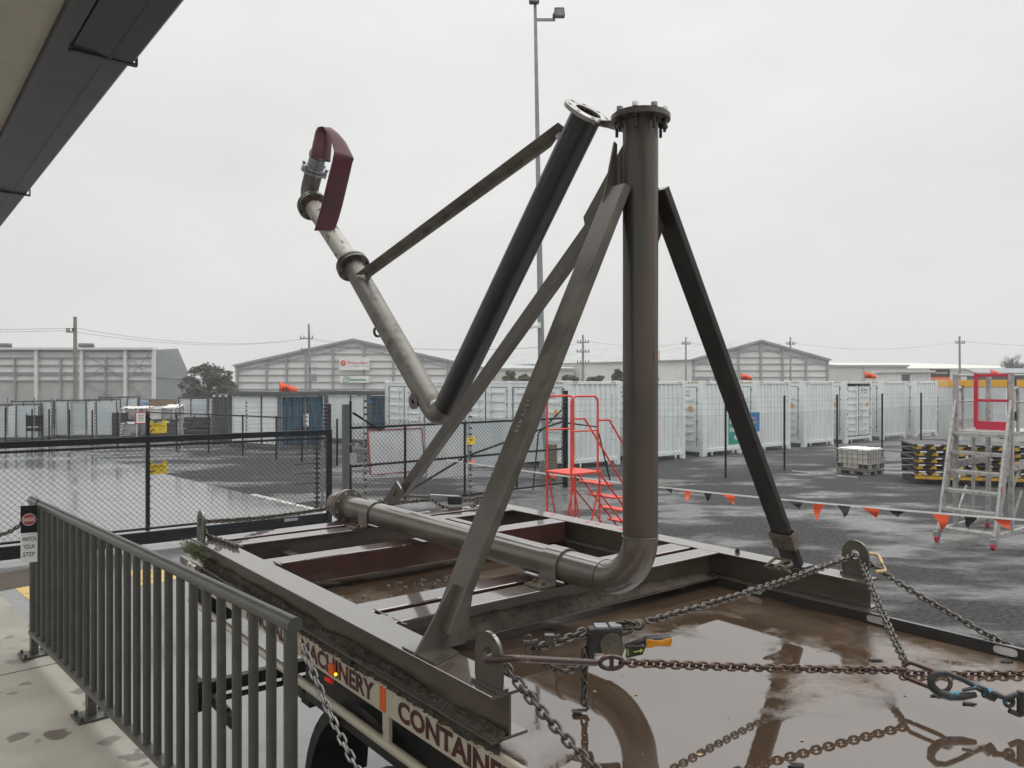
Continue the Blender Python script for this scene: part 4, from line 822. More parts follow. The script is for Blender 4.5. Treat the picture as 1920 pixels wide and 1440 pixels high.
ysign(G(s270+.17,2.075,-.10), gd, 'upper yellow electric fence sign on the sliding gate post')
ysign(G(s270+.17,1.36,-.10), gd, 'lower yellow electric fence sign on the sliding gate post')
so2 = PD(256,771,13.6)
t = thing('notice', 'white notice with red border left of the gate post', 'sign', so2)
b = MB(); c = PD(264,784,13.85); b.bx(c, (.19,.006,.20), gd); b.build('plate', M['signred'], t); b = MB(); b.bx(c-gn*-.0045, (.15,.003,.17), gd); b.build('paper', M['white'], t)
b = MB(); 
for k in range(4): b.bx(c+gn*.0065+ZX*(.05-.03*k), (.10-.02*(k % 2),.001,.010), gd)
b.build('text_lines', M['print'], t)
# catch post and hinged double gate
HA, HB = PZ(657,968), PZ(1057,915); hd = (HB-HA).normalized(); hn = V((hd.y,-hd.x,0)); HL = (HB-HA).length
def Hh(s, z, n=0): return HA+hd*s+hn*n+ZX*z
cp_ = PD(648,900,16.1); cp_.z = 0
t = thing('gate_post', 'black steel catch post with latch between the two gates', 'post', cp_)
b = MB(); b.bx(cp_+ZX*1.2, (.12,.12,2.4), gd); b.box(cp_+gd*.05+V((0,0,1.55)), gd*.14, gn*.05, V((0,0,.05))); b.build('column', M['frame_dark'], t, bev=.006)
b = MB(); b.bx(cp_+gd*.16+ZX*1.27, (.16,.06,.22), gd); b.bx(cp_+gd*.22+ZX*1.55, (.14,.07,.07), gd); b.build('latch', M['galv'], t, bev=.004)
t = thing('double_gate', 'black pipe double gate with chain mesh and diagonal stays', 'gate', HA)
sP = [0, .30*HL, .575*HL, .80*HL, HL]; sP = [0, (PD(775,900,17.4)-HA).dot(hd), (PD(885,900,18.6)-HA).dot(hd), (PD(980,900,19.8)-HA).dot(hd), HL]
for i, s in enumerate(sP): b = MB(); b.tube([Hh(s,.12), Hh(s,1.9 if i not in (0,) else 2.45)], .028, 10); b.build('upright', M['black'], t)
for z in (.14, 1.06, 1.88):
    b = MB(); b.tube([Hh(0,z), Hh(sP[2]-.02,z)], .027, 8); b.build('rail', M['black'], t); b = MB(); b.tube([Hh(sP[2]+.02,z), Hh(HL,z)], .027, 8); b.build('rail', M['black'], t)
for (p, z0, q, z1) in ((sP[0]+.9,.16,sP[2]-.1,1.02),(sP[2]+.05,1.08,sP[4]-.05,1.80),(.05,2.2,.75,1.80)): b = MB(); b.tube([Hh(p,z0,.02), Hh(q,z1,.02)], .026, 8); b.build('stay', M['black'], t)
for p, q in ((0,sP[2]-.03),(sP[2]+.03,HL)): b = MB(); diamonds(b, Hh(p,0,.01), Hh(q,0,.01), .14, 1.98, .10, .0042); b.build('wire_mesh', M['wire'], t)
stake(t, Hh(.28,0,.08), .15, 2.55, step=.14); stake(t, Hh(sP[2]+.08,0,.06), .15, 2.9, step=.14); 
wires(t, Hh(.28,0,.1), Hh(HL,0,.1), [2.02+.1*k for k in range(6)], .003)
ysign(Hh(sP[2]+.10,1.46,.12), hd, 'small yellow electric fence sign on the double gate', .25, .19)
# corner post and mesh fence in front of the white containers
FA = V((1.45,21.3,0)); fd0 = V((6.35,23.3,0)); fd1 = V((8.81,25.35,0)); fst = (V((14.0,29.65,0))-fd1)/2
posts = [FA, FA.lerp(fd0,.5), fd0, fd1, fd1+fst, fd1+fst*2, fd1+fst*3, fd1+fst*4, fd1+fst*5, fd1+fst*6, fd1+fst*7]
t = thing('mesh_fence', 'black post and chain mesh fence before the white containers', 'fence', FA)
for i, p in enumerate(posts):
    b = MB(); r = .075 if i == 0 else .034; b.tube([V(p), V(p)+ZX*(2.62 if i == 0 else 2.42)], r, 10); b.build('post', M['black'], t)
    if i: q = posts[i-1]; b = MB(); diamonds(b, q, p, .06, 1.88, .11, .0024); b.build('wire_mesh', M['wirelight'], t)
    if i: wires(t, posts[i-1], p, [.25, 1.86, 2.05, 2.22, 2.38], .0035)
b = MB(); b.tube([FA+ZX*2.2, FA+V((-.75,-.55,1.5)), FA+V((-.9,-.68,0.02))], .022, 8); b.tube([FA+ZX*1.75, FA+V((.9,.32,1.62)), FA+V((1.3,.5,.02))], .024, 8); b.build('stay', M['black'], t)
stake(t, FA+V((-.10,-.10,0)), .2, 2.75, step=.12)
# low inner fence across the left yard
IP = [PZ(-70,826), PZ(10,829), PZ(60,831), PZ(92,832), PZ(130,834), PZ(173,836), PZ(220,838), PZ(275,841), PZ(331,845), PZ(391,849.5), PZ(455,855), PZ(518,861), PZ(566,866), PZ(632,873)]
t = thing('inner_fence', 'low black post fence with insulator stakes across the left yard', 'fence', IP[0])
for i, p in enumerate(IP):
    b = MB(); b.tube([p, p+ZX*1.6], .035, 8); b.build('post', M['black'], t)
    if i < 13: stake(t, p+V((.16,-.1,0)), .35, 2.15, step=.15)
    if i: wires(t, IP[i-1]-V((0,.1,0)), p-V((0,.1,0)), [.5+.2*k for k in range(9)], .004)
for i in (9,10,11,12): b = MB(); b.tube([IP[i-1 if i > 9 else 7]+ZX*1.55, IP[i]+ZX*1.55], .028, 8); b.build('rail', M['black'], t)
b = MB(); b.tube([IP[8]+V((1.0,-.6,1.5)), IP[8]+V((.55,-1.2,.02))], .025, 8); b.build('stay', M['black'], t)

# ------------------------------------------------------------------ white containers
CW, CL_, CH = 2.438, 12.19, 2.896
def make_container(name, label, enddoor=False):
    t = thing(name, label, 'container', (0,0,0), 0, 'white shipping containers in a row behind the mesh fence')
    b = MB()
    for x in (0, CW-.16):
        for y in (0, CL_-.16): b.box((x,y,.12), (.16,0,0), (0,.16,0), (0,0,CH-.24))
    for x in (0, CW-.07): b.box((x,.16,.16), (.07,0,0), (0,CL_-.32,0), (0,0,.14)); b.box((x,.16,CH-.10), (.07,0,0), (0,CL_-.32,0), (0,0,.08))
    for y in (0, CL_-.07): b.box((.16,y,.16), (CW-.32,0,0), (0,.07,0), (0,0,.13)); b.box((.16,y,CH-.12), (CW-.32,0,0), (0,.07,0), (0,0,.10))
    for x in (-.004, CW-.176):
        for y in (-.004, CL_-.176):
            for z in (0, CH-.12): b.box((x,y,z), (.18,0,0), (0,.18,0), (0,0,.12))
    # forked feet of the end sill
    for x in (.18,.52,1.85,2.14): b.plate([(x,.01,.16),(x+.11,.01,.16),(x+.075,.01,.02),(x+.035,.01,.02)], (0,.05,0))
    b.build('frame', M['cwhite'], t, bev=.008)
    def corr(x0, x1, y, z0, z1, n, d=.036, fl=1):
        P = []; w = (x1-x0)/n
        for i in range(n): P += [(x0+w*i, y),(x0+w*(i+.30), y),(x0+w*(i+.42), y+d*fl),(x0+w*(i+.80), y+d*fl),(x0+w*(i+.92), y)]
        P.append((x1, y)); m = len(P); return [V((a,c,z0)) for a, c in P]+[V((a,c,z1)) for a, c in P], [(i,i+1,m+i+1,m+i) for i in range(m-1)]
    if not enddoor:
        b = MB(); b.add(*corr(.16,CW-.16,.02,.28,CH-.10,9)); b.build('end_wall', M['cwhite'], t)
        b = MB()
        for i, ch in enumerate('LYPU 020205 4'):
            if ch != ' ': text(b, ch, (CW-.42,.0175,2.35-i*.125), (1,0,0), (0,0,1), .05 if ch not in '1' else .02, .085)
        b.build('lettering', M['print'], t)
    b = MB(); b.box((CW-.03,.16,.28), (.0,0,0), (0,0,0), (0,0,0)) if 0 else None
    v_, f_ = corr(.16,CL_-.16,0,.28,CH-.10,44)
    b.add([V((CW-.02-p.y,p.x,p.z)) for p in v_], [tuple(reversed(f)) for f in f_]); b.add([(.16,CL_-.03,.28),(CW-.16,CL_-.03,.28),(CW-.16,CL_-.03,CH-.1),(.16,CL_-.03,CH-.1)], [(0,3,2,1)]); b.build('side_wall', M['cwhite'], t)
    b = MB(); b.box((.02,.02,CH-.055), (CW-.04,0,0), (0,CL_-.04,0), (0,0,.03)); b.box((.05,.05,.2), (CW-.1,0,0), (0,CL_-.1,0), (0,0,.05)); b.build('roof', M['cwhite'], t)
    def leaf(o, x, w, txt=None, first=True):
        """door leaf of width w from its lower corner o along x; x cross z points inwards"""
        o, x = V(o), V(x); nn = V((x.y,-x.x,0)); z0, z1 = .34, CH-.24; h = z1-z0
        b = MB(); b.box(o+ZX*z0-nn*.03, x*w, -nn*-.035, V((0,0,h)))
        for k in range(7): 
            zz = z0+.20+k*.315
            if not (txt and k == 6): b.box(o+x*.10+ZX*zz+nn*.005, x*(w-.24), nn*.028, V((0,0,.10)))
        d = b.build('door', M['cwhite'], t, bev=.012)
        b = MB(); 
        for a, c, wd, ht in ((-.012,z0-.02,.022,h+.04),(w-.010,z0-.02,.022,h+.04)): b.box(o+x*a+ZX*c+nn*.002, x*wd, nn*.012, V((0,0,ht)))
        for c in (z0-.025, z1): b.box(o+ZX*c+x*.01+nn*.002, x*(w-.02), nn*.012, V((0,0,.025)))
        b.build('gasket', M['gasket'], d)
        for a in ((.28*w,) if not first else (.72*w,)):
            b = MB(); b.tube([o+x*a+ZX*(z0-.05)+nn*.06, o+x*a+ZX*(z1+.06)+nn*.06], .018, 8)
            for zz in (.5,1.1,1.75,2.4): b.box(o+x*(a-.04)+ZX*zz+nn*.03, x*.08, nn*.05, V((0,0,.06)))
            b.box(o+x*(a-.03)+ZX*1.25+nn*.07, x*(.35 if first else -.35), nn*.02, V((0,0,.05))); b.build('lock_bar', M['cwhite'], d)
        for zz in (.62,1.3,2.0,2.5): b = MB(); b.box(o+x*((w-.03) if not first else -.06)+ZX*zz+nn*.006, x*.10, nn*.03, V((0,0,.09))); b.build('hinge', M['galv'], d)
        if txt:
            b = MB(); text(b, txt[0], o+x*.16+ZX*(z1-.22)+nn*.008, x, ZX, w*.62, .085); text(b, txt[1], o+x*.48*w+ZX*(z1-.36)+nn*.008, x, ZX, w*.26, .08); b.build('lettering', M['print'], d)
            b = MB(); b.box(o+x*(w-.36)+ZX*1.72+nn*.035, x*.15, nn*.003, V((0,0,.20))); b.build('sticker', M['orange_sticker'], d)
    if enddoor:
        leaf((.17,.03,0), V((1,0,0)), 1.04, None, True); leaf((1.23,.03,0), V((1,0,0)), 1.04, ('MNPU 000001 0', '4563'), False)
        y0 = 0
    xs = V((0,-1,0))
    y = .42
    b = MB()
    for k in range(4):
        y0 = .30+k*2.97
        leaf((.03,y0+1.30,0), xs, 1.29, ('LYPU 020775 1', '4563') if k == 0 else None, False); leaf((.03,y0+2.62,0), xs, 1.29, None, True)
        b.box((.0,y0+2.66,.28), (.05,0,0), (0,.28,0), (0,0,CH-.38))
    b.box((.0,.14,.28), (.05,0,0), (0,.14,0), (0,0,CH-.38)); b.box((.012,.29,CH-.225), (.05,0,0), (0,CL_-.46,0), (0,0,.14)); b.box((.012,.29,.29), (.05,0,0), (0,CL_-.46,0), (0,0,.06)); b.build('side_post', M['cwhite'], t, bev=.006)
    for sx in (0, 1):
        for kk in range(4):
            b = MB(); x0 = .20+.055*kk if sx == 0 else CW-.44+.055*kk
            b.plate([(x0,-.0025,CH-.085),(x0+.03,-.0025,CH-.085),(x0+.05,-.0025,CH-.03),(x0+.02,-.0025,CH-.03)], (0,-.001,0)); b.m = 0
            b.build('hazard_mark', M['gasket' if kk % 2 else 'stripe'], t)
    for kk in range(6): b = MB(); y0 = .2+.09*kk; b.plate([(-.0025,y0,CH-.09),(-.0025,y0+.05,CH-.09),(-.0025,y0+.08,CH-.03),(-.0025,y0+.03,CH-.03)], (-.001,0,0)); b.build('hazard_mark', M['gasket' if kk % 2 else 'stripe'], t)
    return t
c0 = make_container('shipping_container', 'white side door container nearest the orange steps')
cE = make_container('shipping_container', 'white container with its twin end doors facing the water tank', True)
vd = V((CS,SN,0)); c1p = V((1.83,25.6,0)); sp_ = 3.47
lab = [None, 'white container behind the standpipe with lettering down its end', 'white container standing right behind the green evacuation sign', 'white container showing past the blue auction sign', 'white container left of the twin end doors', None, 'white container just right of the twin end doors', 'white container at the far end of the row beside the steel platform ladder']
for i in range(8):
    src = c0 if i == 0 else cE if i == 5 else copy_tree(c0)
    src.location = c1p+vd*sp_*i; src.rotation_euler = (0,0,A0)
    if lab[i]: src['label'] = lab[i]
def flag(p, label, s=1.0, mirror=False):
    t = thing('pennant', label, 'flag', p)
    b = MB(); b.tube([V(p)-ZX*.1, V(p)+ZX*.62*s], .008, 6); b.build('stick', M['frame_dark'], t)
    n = 10; vs = []
    for i in range(n+1):
        a = i/n; y = .07*math.sin(a*7)*a
        for z in (.58-.27*a*.55, .12+.10*a): vs.append(V(p)+V((.75*s*a, y, z*s-(.12*a*s))))
    b = MB(); b.add(vs, [(2*i,2*i+2,2*i+3,2*i+1) for i in range(n)], True); o = b.build('cloth', M['flag'], t)
    sm = o.modifiers.new("thick", 'SOLIDIFY'); sm.thickness = .004
    b = MB(); text(b, 'rb', V(p)+V((.16*s,-.05,.17*s)), (1,0,-.1), (0,0,1), .26*s, .24*s); b.build('lettering', M['flagblack'], t)
    return t
flag(PD(524,741,33.5), 'orange pennant flying above the dark folded cabins', 1.0)
flag(PD(1389,716,31), 'orange pennant above the container behind the green sign', .62)
flag(PD(1621,713,37), 'orange pennant above the twin end doors', .75)
flag(PD(848,726,31), 'orange pennant half hidden behind the arm elbow', .6)
# signs on the mesh fence
fv = (fd1-fd0).normalized(); fn_ = V((fv.y,-fv.x,0))
def board(o, w, h, m, lines, label, lm, name='sign_board', al='c'):
    t = thing(name, label, 'sign', o); o = V(o); b = MB(); b.box(o+fn_*.05, fv*w, fn_*.006, V((0,0,h))); b.build('plate', m, t, bev=.002)
    b = MB()
    for s, x0, y0, ww, hh in lines: text(b, s, o+fn_*.0585+fv*w*x0+ZX*h*y0, fv, ZX, w*ww, h*hh, .03)
    b.build('lettering', lm, t); return t
o = fd0+fv*.06; board(V((o.x,o.y,.99)), 1.0, .88, M['signgreen'], [('EMERGENCY',.07,.70,.86,.15),('EVACUATION',.07,.42,.86,.15),('POINT',.30,.14,.40,.15)], 'green emergency evacuation point sign on the mesh fence', M['white'])
o = fd0+fv*1.16; board(V((o.x,o.y,1.32)), .54, .60, M['signblue'], [('Timed',.2,.66,.44,.12),('Auction',.18,.44,.58,.12),('Lots',.2,.22,.32,.12)], 'blue timed auction lots sign on the mesh fence', M['signpink'])

# ------------------------------------------------------------------ orange steps
OS = V((.93,12.3,0)); t = thing('orange_steps', 'bright orange portable safety steps with hoop handrails', 'steps', OS, A0)
def O(x, y, z): return OS+vd*x+UX*y+ZX*z
pz, W2, D2 = 1.42, .58, .62; tr = .017
b = MB(); b.box(O(-.03,-.03,pz-.03), vd*(D2+.06), UX*(W2+.06), V((0,0,.03))); b.build('platform', M['red'], t, bev=.004)
for y in (0, W2):
    b = MB(); b.tube(path([O(0,y,.0), O(0,y,2.63), O(D2-.04,y,2.63), O(D2-.04,y,pz-.02)], .10, 6), tr, 10); b.tube([O(0,y,2.08), O(D2-.04,y,2.08)], .014, 8); b.build('hoop_rail', M['red'], t)
    b = MB(); b.tube(path([O(D2-.04,y,2.24), O(D2+.22,y,2.24), O(D2+1.25,y,.93), O(D2+1.25,y,0)], .08, 6), tr, 10); b.build('handrail', M['red'], t)
    b = MB(); b.tube([O(D2,y,pz-.03), O(D2,y,0)], tr, 10); b.tube([O(.02,y,pz-.05), O(D2*.55,y,0)], .014, 8); b.tube([O(D2,y,pz-.2), O(D2*.4,y,0.0)], .014, 8); b.build('leg_frame', M['red'], t)
    b = MB(); b.tube([O(D2+.02,y,pz-.06), O(D2+1.28,y,-.02+.06)], .016, 8); b.tube([O(D2+.02,y,pz-.38), O(D2+1.0,y,.06)], .013, 8); b.build('stringer', M['red'], t)
for k in range(5): b = MB(); b.box(O(D2+.08+.232*k,-.02,pz-.25-.238*k), vd*.22, UX*(W2+.04), V((0,0,.025))); b.build('tread', M['red'], t, bev=.003)
st_ = PZ(1036,900); t = MB(); t.box(st_+V((-.16,-.1,0)), (.30,.06,0), (-.05,.26,0), (0,0,1.05)); tag(t.build('concrete_bollard', M['stump'], bev=.03), 'weathered square concrete bollard behind the orange steps', 'bollard')
# rectangular boards behind the double gate
for (x0, x1, y0, y1, Z0, Z1, m, lb) in ((695,797,808,890,17.6,18.6,'panelw','white board with a red edge leaning behind the double gate'),(800,880,795,900,19.4,20.2,'panelw','plain white sheet leaning behind the double gate'),(885,1022,792,872,20.6,22.5,'glass','grey mesh backed sheet behind the right gate leaf')):
    a, c = PD(x0,y1,Z0), PD(x1,y1-8,Z1); a.z = c.z = max(.02, min(a.z, c.z)); h = H-(y0-CY)/F*Z0-a.z; d = (c-a); n_ = V((-d.y,d.x,0)).normalized()
    t = thing('leaning_sheet', lb, 'sheet', a); b = MB(); b.plate([a, c, c+ZX*h+n_*.15, a+ZX*h+n_*.15], n_*.03); b.build('sheet', M[m], t, bev=.004)
    b = MB(); b.bar(a-n_*.0, a+ZX*h+n_*.13, .03, .03, n_); b.bar(c, c+ZX*h+n_*.13, .018, .018, n_); b.bar(a+ZX*h+n_*.14, c+ZX*h+n_*.14, .018, .018); b.bar(a+ZX*.01, c+ZX*.01, .018, .018); b.build('edge_trim', M['reddull'] if 'red' in lb else M['galv'], t)
# ------------------------------------------------------------------ aluminium platform ladder
LO = V((8.22,13.35,0)); t = thing('platform_ladder', 'silver aluminium rolling platform ladder with red safety gate', 'platform ladder', LO, A0)
def Lp(x, y, z): return LO+vd*x+UX*y+ZX*z
def st(z): return .05+.62*(z-.15)/1.77
for y in (0, .92):
    b = MB(); b.bar(Lp(st(.18),y,.18), Lp(st(1.92),y,1.92), .05, .12, vd); b.build('stringer', M['alu'], t, bev=.003)
    b = MB(); b.tube(path([Lp(st(.2)-.10,y,.10), Lp(st(1.5)-.16,y,1.5), Lp(st(2.55)-.12,y,2.72), Lp(st(2.6)+.1,y,2.78), Lp(st(2.6)+.12,y,1.95)], .10, 6), .028, 10); b.tube([Lp(st(.2)-.10,y,.12), Lp(st(.2)+.02,y,.16)], .02, 8); b.build('handrail', M['alu'], t)
    b = MB(); b.bar(Lp(-.06,y,.20), Lp(2.3,y,.20), .05, .08); b.build('base_rail', M['alu'], t, bev=.004)
    for x in (.72, 2.2): b = MB(); b.bar(Lp(x,y,.2), Lp(x,y,3.0), .075, .075, vd); b.build('post', M['alu'], t, bev=.003)
    b = MB(); b.bar(Lp(.75,y,.95), Lp(1.25,y,1.45), .03, .04); b.bar(Lp(.75,y,.35), Lp(1.2,y,.9), .03, .04); b.bar(Lp(.72,y,1.35), Lp(2.2,y,1.35), .04, .12); b.bar(Lp(1.5,y,.2), Lp(1.5,y,1.8), .05, .05, vd); b.build('side_brace', M['alu'], t)
    for x in (-.02, 2.2):
        b = MB(); b.cyl(Lp(x-.02,y,.075), UX, .075, .045, 20); w = b.build('castor', M['crimson'], t); b = MB(); b.box(Lp(x-.09,y-.04,.09), vd*.15, UX*.08, V((0,0,.10))); b.build('fork', M['galv'], w, bev=.006)
    for z in (2.5, 2.98):
        b = MB(); b.tube([Lp(.72,y,z), Lp(2.2,y,z)], .02, 8); b.build('guard_rail', M['alu'], t)
for k in range(6): z = .20+.335*k; b = MB(); b.box(Lp(st(z)-.08,-.01,z), vd*.24, UX*.94, V((0,0,.06))); b.build('tread', M['alu'], t, bev=.004)
b = MB(); b.box(Lp(.66,-.03,1.90), vd*1.6, UX*1.0, V((0,0,.07))); b.build('platform', M['alu'], t, bev=.004)
for k in range(5): b = MB(); b.box(Lp(.70,.93,2.0+.035*k), vd*1.5, UX*.02, V((0,0,.03))); b.build('toe_board', M['alu'], t)
b = MB()
for z in (2.52, 2.98): b.bar(Lp(1.0,.12,z), Lp(1.0,.68,z), .045, .05)
for y in (.12,.68): b.bar(Lp(1.0,y,2.02), Lp(1.0,y,3.02), .06, .07, vd)
b.bar(Lp(1.0,.12,2.06), Lp(1.0,.68,2.06), .04, .16); b.build('safety_gate', M['crimson'], t, bev=.004)
for z in (2.25, 2.85): b = MB(); b.bx(Lp(.98,.05,z), (.06,.07,.16), vd); b.build('gate_hinge', M['blackbox'], t, bev=.004)
for y, z in ((.30,1.62),(.42,.52)): b = MB(); b.box(Lp(st(z)-.086,y,z-.05), UX*.16, vd*.004, V((0,0,.035))); b.build('warning_sticker', M['signpink'], t)
b = MB(); b.box(Lp(st(.9)-.06,-.02,.75), vd*.04, -UX*.003, V((0,0,.3))); b.build('warning_sticker', M['signred'], t)
# ------------------------------------------------------------------ tank in a cage, on its pallet
IO = PZ(1628,892); t = thing('caged_tank', 'white plastic tank in a wire cage on a pallet', 'tank', IO, A0)
ix = V((-.93,.2,0)).normalized(); ix = (PZ(1566,889)-IO); ix.z = 0; iw = 1.02; ix = UX.copy(); iy = vd.copy(); il = .98; iz0, iz1 = .16, .80
def I(a, c, z): return IO+ix*a+iy*c+ZX*z
b = MB(); b.box(I(.03,.03,iz0), ix*(iw-.06), iy*(il-.06), V((0,0,iz1-iz0-.05))); b.build('tank', M['ibc'], t, bev=.05)
b = MB(); n = 14; vs = [I(-.01+1.04*i/n, -.01+1.0*j/n, iz1+.02*noise.noise(V((i*.7,j*.6,2)))+(-.05 if i in (0,n) or j in (0,n) else 0)) for i in range(n+1) for j in range(n+1)]
b.add(vs, [(i*(n+1)+j,i*(n+1)+j+1,(i+1)*(n+1)+j+1,(i+1)*(n+1)+j) for i in range(n) for j in range(n)], True); b.build('torn_cover', M['white'], t)
for z in (.18,.33,.50,.65,.78): b = MB(); b.tube([I(0,0,z), I(iw,0,z), I(iw,il,z), I(0,il,z)], .012, 6, closed=True); b.build('cage_wire', M['galv'], t)
for a in [i/6 for i in range(7)]:
    b = MB(); b.tube([I(iw*a,-.0,.16), I(iw*a,0,.79)], .011, 6); b.build('cage_wire', M['galv'], t); b = MB(); b.tube([I(0,il*a,.16), I(0,il*a,.79)], .011, 6); b.build('cage_wire', M['galv'], t)
b = MB()
for a, w in ((.02,.28),(.82,.16)): b.box(I(a,-.004,.19), ix*w, iy*.03, V((0,0,.13)))
b.box(I(-.004,.3,.19), ix*.03, iy*.25, V((0,0,.13))); b.box(I(-.004,.78,.19), ix*.03, iy*.18, V((0,0,.13))); b.build('dark_band', M['blackbox'], t)
b = MB(); b.box(I(-.02,-.02,.11), ix*(iw+.04), iy*(il+.04), V((0,0,.035)))
for a in (0,.43,.86): 
    for c in (0,.40,.80): b.box(I(a,c,0.01), ix*.16, iy*.16, V((0,0,.10)))
b.build('pallet', M['timber'], t)
for (x0,y0,x1,y1) in ((1486,883,1528,887),(1571,892,1608,895)): a, c = PZ(x0,y0,.01), PZ(x1,y1,.01); b = MB(); b.bar(a, c, .06, .03); tag(b.build('timber_batten', M['paleline']), 'pale batten lying on the gravel %s' % ('near the second fence post' if x0 < 1500 else 'in front of the caged tank'), 'batten')
# ------------------------------------------------------------------ stack of yellow and black ramps
SO = PZ(1716,908); sa = V((.97,-.24,0)).normalized(); sb = V((-sa.y,sa.x,0))
def make_ramp(z, lb):
    t = thing('steel_ramp', lb, 'ramp', SO+ZX*z, 0, 'yellow and black steel ramps stacked on blocks')
    def Q(a, c, zz): return SO+sa*a+sb*c+ZX*(z+zz)
    b = MB(); b.box(Q(0,0,.11), sa*3.1, sb*1.6, V((0,0,.05))); b.box(Q(.0,.02,.0), sa*3.1, sb*.05, V((0,0,.03))); b.box(Q(0,1.5,0), sa*3.1, sb*.06, V((0,0,.11))); b.build('deck_plate', M['timberblack'], t, bev=.006)
    for k in range(9): b = MB(); b.plate([Q(.06+.34*k,-.01,.02), Q(.24+.34*k,-.01,.02), Q(.20+.34*k,-.01,.105), Q(.12+.34*k,-.01,.105)], sb*.5); b.build('rib', M['rampyellow'], t, bev=.006)
    for k in range(7): b = MB(); b.box(Q(.1+.42*k,-.006,.118), sa*.17, sb*.005, V((0,0,.035))); b.build('reflective_mark', M['white'], t)
    return t
zs = ['bottom steel ramp of the yellow and black stack', 'second steel ramp from the bottom of the stack', 'middle steel ramp of the yellow and black stack', 'fourth steel ramp from the bottom of the stack', 'top steel ramp of the yellow and black stack']
r0 = make_ramp(.22, zs[0])
for k in range(1, 5):
    r = copy_tree(r0); r.location = SO+ZX*(.22+.185*k)+V((random.uniform(-.06,.06),random.uniform(-.03,.05),0)); r.rotation_euler = (0,0,random.uniform(-.02,.02)); r['label'] = zs[k]
b = MB(); b.box(SO+V((-.02,-.03,.15)), sa*3.0, sb*.04, V((0,0,.075))); tag(b.build('yellow_beam', M['rampyellow'], bev=.005), 'yellow edge beam under the stack of ramps', 'beam')
for k, lb in ((0,'left timber block under the ramp stack'),(1.35,'middle timber block under the ramp stack'),(2.7,'right timber block under the ramp stack')): b = MB(); b.box(SO+sa*k+V((0,.03,0)), sa*.25, sb*1.4, V((0,0,.15))); tag(b.build('timber_block', M['timberblack'], bev=.008), lb, 'block')
# white site office with amber band
BO = PZ(1778,832); BO = V((BO.x, BO.y, 0)); t = thing('site_office', 'white portable office with amber roof band behind the ladder', 'portable building', BO, R(-20))
bx_ = V((math.cos(R(-20)), math.sin(R(-20)), 0)); by_ = V((-bx_.y, bx_.x, 0)); L0 = 8.5; bh = 2.98
b = MB(); b.box(BO+ZX*.15, bx_*L0, by_*2.6, V((0,0,bh-.15-.36))); b.build('wall', M['panelw'], t)
b = MB(); b.box(BO-bx_*.02-by_*.02+ZX*(bh-.36), bx_*(L0+.04), by_*2.64, V((0,0,.33))); b.build('roof_band', M['stripe'], t, bev=.01)
b = MB(); b.box(BO+bx_*1.25-by_*.012+ZX*.95, bx_*.55, by_*.01, V((0,0,1.05))); b.build('window', M['glass'], t)
for a in (.5, 2.3, 4.1, 5.9): b = MB(); b.box(BO+bx_*a-by_*.006+ZX*.15, bx_*.05, by_*.005, V((0,0,bh-.55))); b.build('joint_trim', M['white'], t)
b = MB(); b.bx(BO+bx_*.55-by_*.05+ZX*2.62, (.14,.08,.14), bx_); b.build('vent_box', M['blackbox'], t)
b = MB(); b.box(BO+bx_*2.05-by_*.012+ZX*.28, bx_*.42, by_*.01, V((0,0,.10))); b.build('vent_grille', M['frame_dark'], t)
# bunting across the yard
B0, B1 = PD(838,869,18.0), PD(1975,991,10.4)
t = thing('bunting', 'white cord of red and black triangular pennants across the yard', 'bunting', B0)
L = 60; BP = [B0.lerp(B1, i/L)-ZX*.10*4*(i/L)*(1-i/L)+ZX*.09 for i in range(L+1)]
b = MB()
for i in range(L): a, c = BP[i], BP[i+1]; b.box(a-ZX*.02, c-a, V((0,.004,0)), V((0,0,.028)))
b.build('cord', M['white'], t)
rn = random.Random(5)
for x, colr, dr, wd_ in ((868,'k',-.25,.16),(884,'r',-.18,.18),(940,'r',-.28,.3),(975,'r',.16,.26),(1035,'r',.18,.2),(1085,'k',.16,.2),(1110,'r',.16,.24),(1253,'k',.13,.15),(1289,'r',.30,.16),(1322,'k',.24,.18),(1361,'r',.22,.24),(1450,'r',.33,.07),(1492,'k',.17,.26),(1533,'r',.42,.20),(1583,'k',.26,.22),(1640,'r',.22,.28),(1693,'k',.15,.26),(1764,'r',.36,.24),(1822,'k',.28,.18),(1888,'r',.22,.24)):
    k = min(range(L+1), key=lambda i: abs(BP[i].x/BP[i].y*F+CX-x)); p = BP[k]; d = (B1-B0).normalized(); n = 6
    b = MB(); wd_ *= .95; dr *= .7; tip = p+d*rn.uniform(-.04,.14)-ZX*abs(dr)*(1 if dr > 0 else -1)+V((0,rn.uniform(-.06,.06),0)); a, c = p-d*wd_/2, p+d*wd_/2
    vs = []
    for i in range(n+1):
        f = i/n; w = V((0,.05*math.sin(f*5+k),0))*f; vs += [a.lerp(tip, f)+w-ZX*.015, c.lerp(tip, f)+w-ZX*.015]
    b.add(vs, [(2*i,2*i+1,2*i+3,2*i+2) for i in range(n)], True); b.build('pennant', M['flag' if colr == 'r' else 'flagblack'], t)

